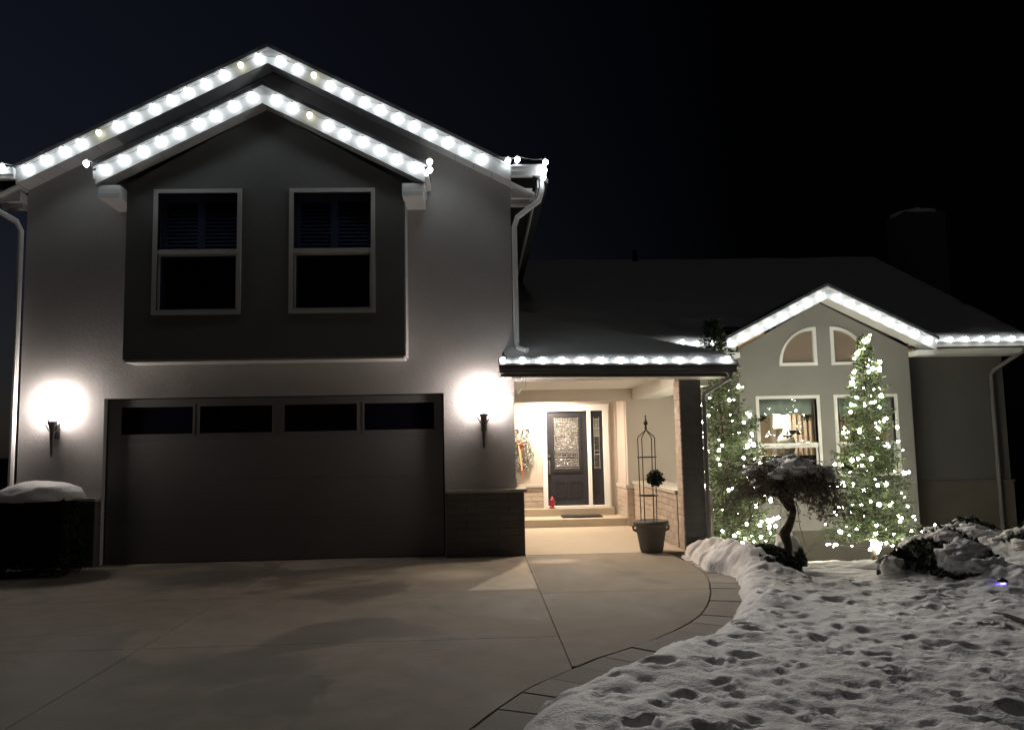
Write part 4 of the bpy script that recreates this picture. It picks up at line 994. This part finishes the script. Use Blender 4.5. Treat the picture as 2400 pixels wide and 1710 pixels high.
# wreath
wt = thing('wreath', 'frosted green wreath with a long red and gold ribbon left of the door', 'wreath', (.86, 17.1, 1.44))
rgw = np.random.default_rng(71); n = 2600; a = rgw.uniform(0, 2*math.pi, n); rr = .21+rgw.normal(size=n)*.05
P_ = np.stack([.86+rr*np.cos(a), 17.11+rgw.normal(size=n)*.03, 1.46+rr*1.25*np.sin(a)], -1)
V, F = leaf_cloud(P_[:2150], .03, rgw, .3); arr_mesh('greenery', V, F, 'frost', wt); V, F = leaf_cloud(P_[2150:], .03, rgw, .3); arr_mesh('greenery', V, F, 'needles', wt)
def ribbon(path, w, mat):
    m_ = MB(); vs = []; 
    for p in path: vs += [(p[0]-w/2, p[1], p[2]), (p[0]+w/2, p[1]+.01, p[2])]
    m_.add(vs, [(2*i, 2*i+1, 2*i+3, 2*i+2) for i in range(len(path)-1)]); return m_.build('ribbon', mat, wt)
ribbon([(.85, 17.04, 1.66), (.87, 17.02, 1.5), (.88, 17.03, 1.3), (.90, 17.03, 1.12), (.91, 17.05, .98)], .028, 'ribbon'); ribbon([(.83, 17.035, 1.64), (.85, 17.0, 1.45), (.87, 17.01, 1.25), (.89, 17.02, 1.10)], .03, 'gold')
for k in range(4):
    a_ = k*1.57+.5; MB().tube([(.86, 17.04, 1.66), (.86+.07*math.cos(a_), 17.0, 1.67+.05*math.sin(a_)), (.86+.11*math.cos(a_), 17.02, 1.66+.09*math.sin(a_)), (.86+.03*math.cos(a_), 17.03, 1.66)], .014, 5).build('bow_loop', 'ribbon' if k % 2 else 'gold', wt)
# extension cords hanging from the porch eave
cb = MB()
cb.tube([(.66, 11.82, 2.61), (.655, 11.85, 2.5), (.58, 11.95, 2.40), (.42, 12.0, 2.37), (.30, 12.05, 2.40), (.20, 12.15, 2.46)], .005, 5)
cb.tube([(.70, 11.82, 2.60), (.69, 11.85, 2.48), (.60, 11.95, 2.37), (.46, 12.0, 2.345), (.33, 12.05, 2.39), (.24, 12.15, 2.48)], .005, 5)
cb.tube([(.33, 11.70, 2.80), (.30, 11.72, 2.74), (.29, 11.76, 2.68), (.31, 11.8, 2.60)], .004, 5)
tag(cb.build('cable', 'wire', None), 'thin cords looping down below the left end of the porch gutter', 'cable')

# ------------------------------------------------------------------ inside the bay window
tl = thing('table_lamp', 'glowing table lamp with white shade behind the left bay window', 'table lamp', (6.42, 17.0, 1.28))
MB().lathe([(.17, 0), (.15, .30)], (6.42, 17.0, 1.88), 24).build('lamp_shade', 'lampshade', tl, True)
MB().lathe([(.10, 0), (.16, .08), (.20, .22), (.16, .38), (.06, .48), (.03, .60)], (6.50, 17.0, 1.30), 20).build('lamp_base', 'ceramic', tl, True)
tb = thing('side_table', 'pale side table carrying the lamp behind the left bay window', 'side table', (6.45, 17.05, .34)); MB().box(6.0, 6.9, 16.8, 17.3, 1.26, 1.30).build('table_top', 'ceramic', tb)
for x in (6.05, 6.85):
    for y in (16.85, 17.25): MB().box(x-.02, x+.02, y-.02, y+.02, .34, 1.258).build('leg', 'ceramic', tb)
sf = thing('sofa', 'dark red-brown sofa back filling the lower bay windows', 'sofa', (6.6, 16.2, .34))
MB().box(5.5, 8.1, 16.05, 16.25, .6, 1.31).build('sofa_back', 'sofa', sf); MB().box(5.5, 8.1, 16.25, 16.75, .5, .82).build('seat', 'sofa', sf)
for x in (5.6, 8.0):
    for y in (16.1, 16.7): MB().box(x-.03, x+.03, y-.03, y+.03, .34, .5).build('leg', 'black', sf)
for (x0, x1), lb in ((V1, 'grey-green valance across the top of the left bay window'), (V2, 'grey-green valance across the top of the right bay window')):
    m_ = MB(); nn = 40; top = []; bot = []
    for i in range(nn+1):
        u = i/nn; x = lerp(x0+.07, x1-.07, u); y = 15.62+.012*math.sin(u*38)*abs(math.sin(u*math.pi*3))
        top.append((x, y, 2.42)); bot.append((x, y-.01, 2.11+.012*math.cos(u*2*math.pi*3)))
    m_.add(top+bot, [(i, i+1, nn+2+i, nn+1+i) for i in range(nn)]); o = m_.build('valance', 'valance', None, True); md = o.modifiers.new('thick', 'SOLIDIFY'); md.thickness = .006
    tag(o, lb, 'valance', group='valances in the bay windows')
def curtain(x0, x1, lb):
    m_ = MB(); nn = 48; top = []; bot = []
    for i in range(nn+1):
        u = i/nn; x = lerp(x0, x1, u); y = 17.6+.03*math.sin(u*30); top.append((x, y, 2.4)); bot.append((x, y, .5))
    m_.add(top+bot, [(i, i+1, nn+2+i, nn+1+i) for i in range(nn)]); o = m_.build('curtain', 'curtain', None, True); o.modifiers.new('thick', 'SOLIDIFY').thickness = .01
    tag(o, lb, 'curtain', group='curtains inside the bay room')
curtain(6.75, 7.3, 'beige pleated curtain right of the table lamp'); curtain(7.75, 8.15, 'beige pleated curtain seen through the right bay window')
def ornament(x, y, z, label, kind):
    t = thing('hanging_ornament', label, 'ornament', (x, y, z), group='dark ornaments hung in the left bay window')
    MB().tube([(x, y, z+.10), (x, y, 2.12)], .002, 4).build('thread', 'black', t)
    if kind == 'boat':
        MB().wall([(x-.11, z+.02), (x-.07, z-.03), (x-.03, z-.01), (x, z-.055), (x+.03, z-.02), (x+.07, z-.04), (x+.11, z+.03), (x+.02, z+.01)], (), y-.01, y+.01).build('hull', 'black', t)
        MB().wall([(x-.03, z+.02), (x+.02, z+.02), (x+.01, z+.17)], (), y-.006, y+.006).build('sail', 'black', t)
    else:
        MB().wall([(x-.065, z+.05), (x+.065, z+.05), (x+.05, z-.01), (x+.01, z-.035), (x-.04, z-.02)], (), y-.02, y+.02).build('bowl', 'black', t)
ornament(6.05, 15.75, 1.70, 'dark boat-shaped ornament hanging before the table lamp', 'boat')
ornament(6.155, 15.75, 1.755, 'small dark cup ornament hanging just right of the boat ornament', 'cup')
ornament(6.28, 15.75, 1.75, 'small dark cup ornament hanging farthest right in the window', 'cup')
for x, lb in ((5.54, 'dark greenery sprig at the left corner under the valance'), (6.44, 'dark greenery sprig at the right corner under the valance')):
    rgs = np.random.default_rng(int(x*100)); P_ = np.array([x, 15.68, 2.05]) + rgs.normal(size=(90, 3))*np.array([.045, .01, .035]); V, F = leaf_cloud(P_, .03, rgs, .5)
    tag(arr_mesh('greenery_sprig', V, F, 'juniper'), lb, 'greenery', group='greenery sprigs in the left bay window')
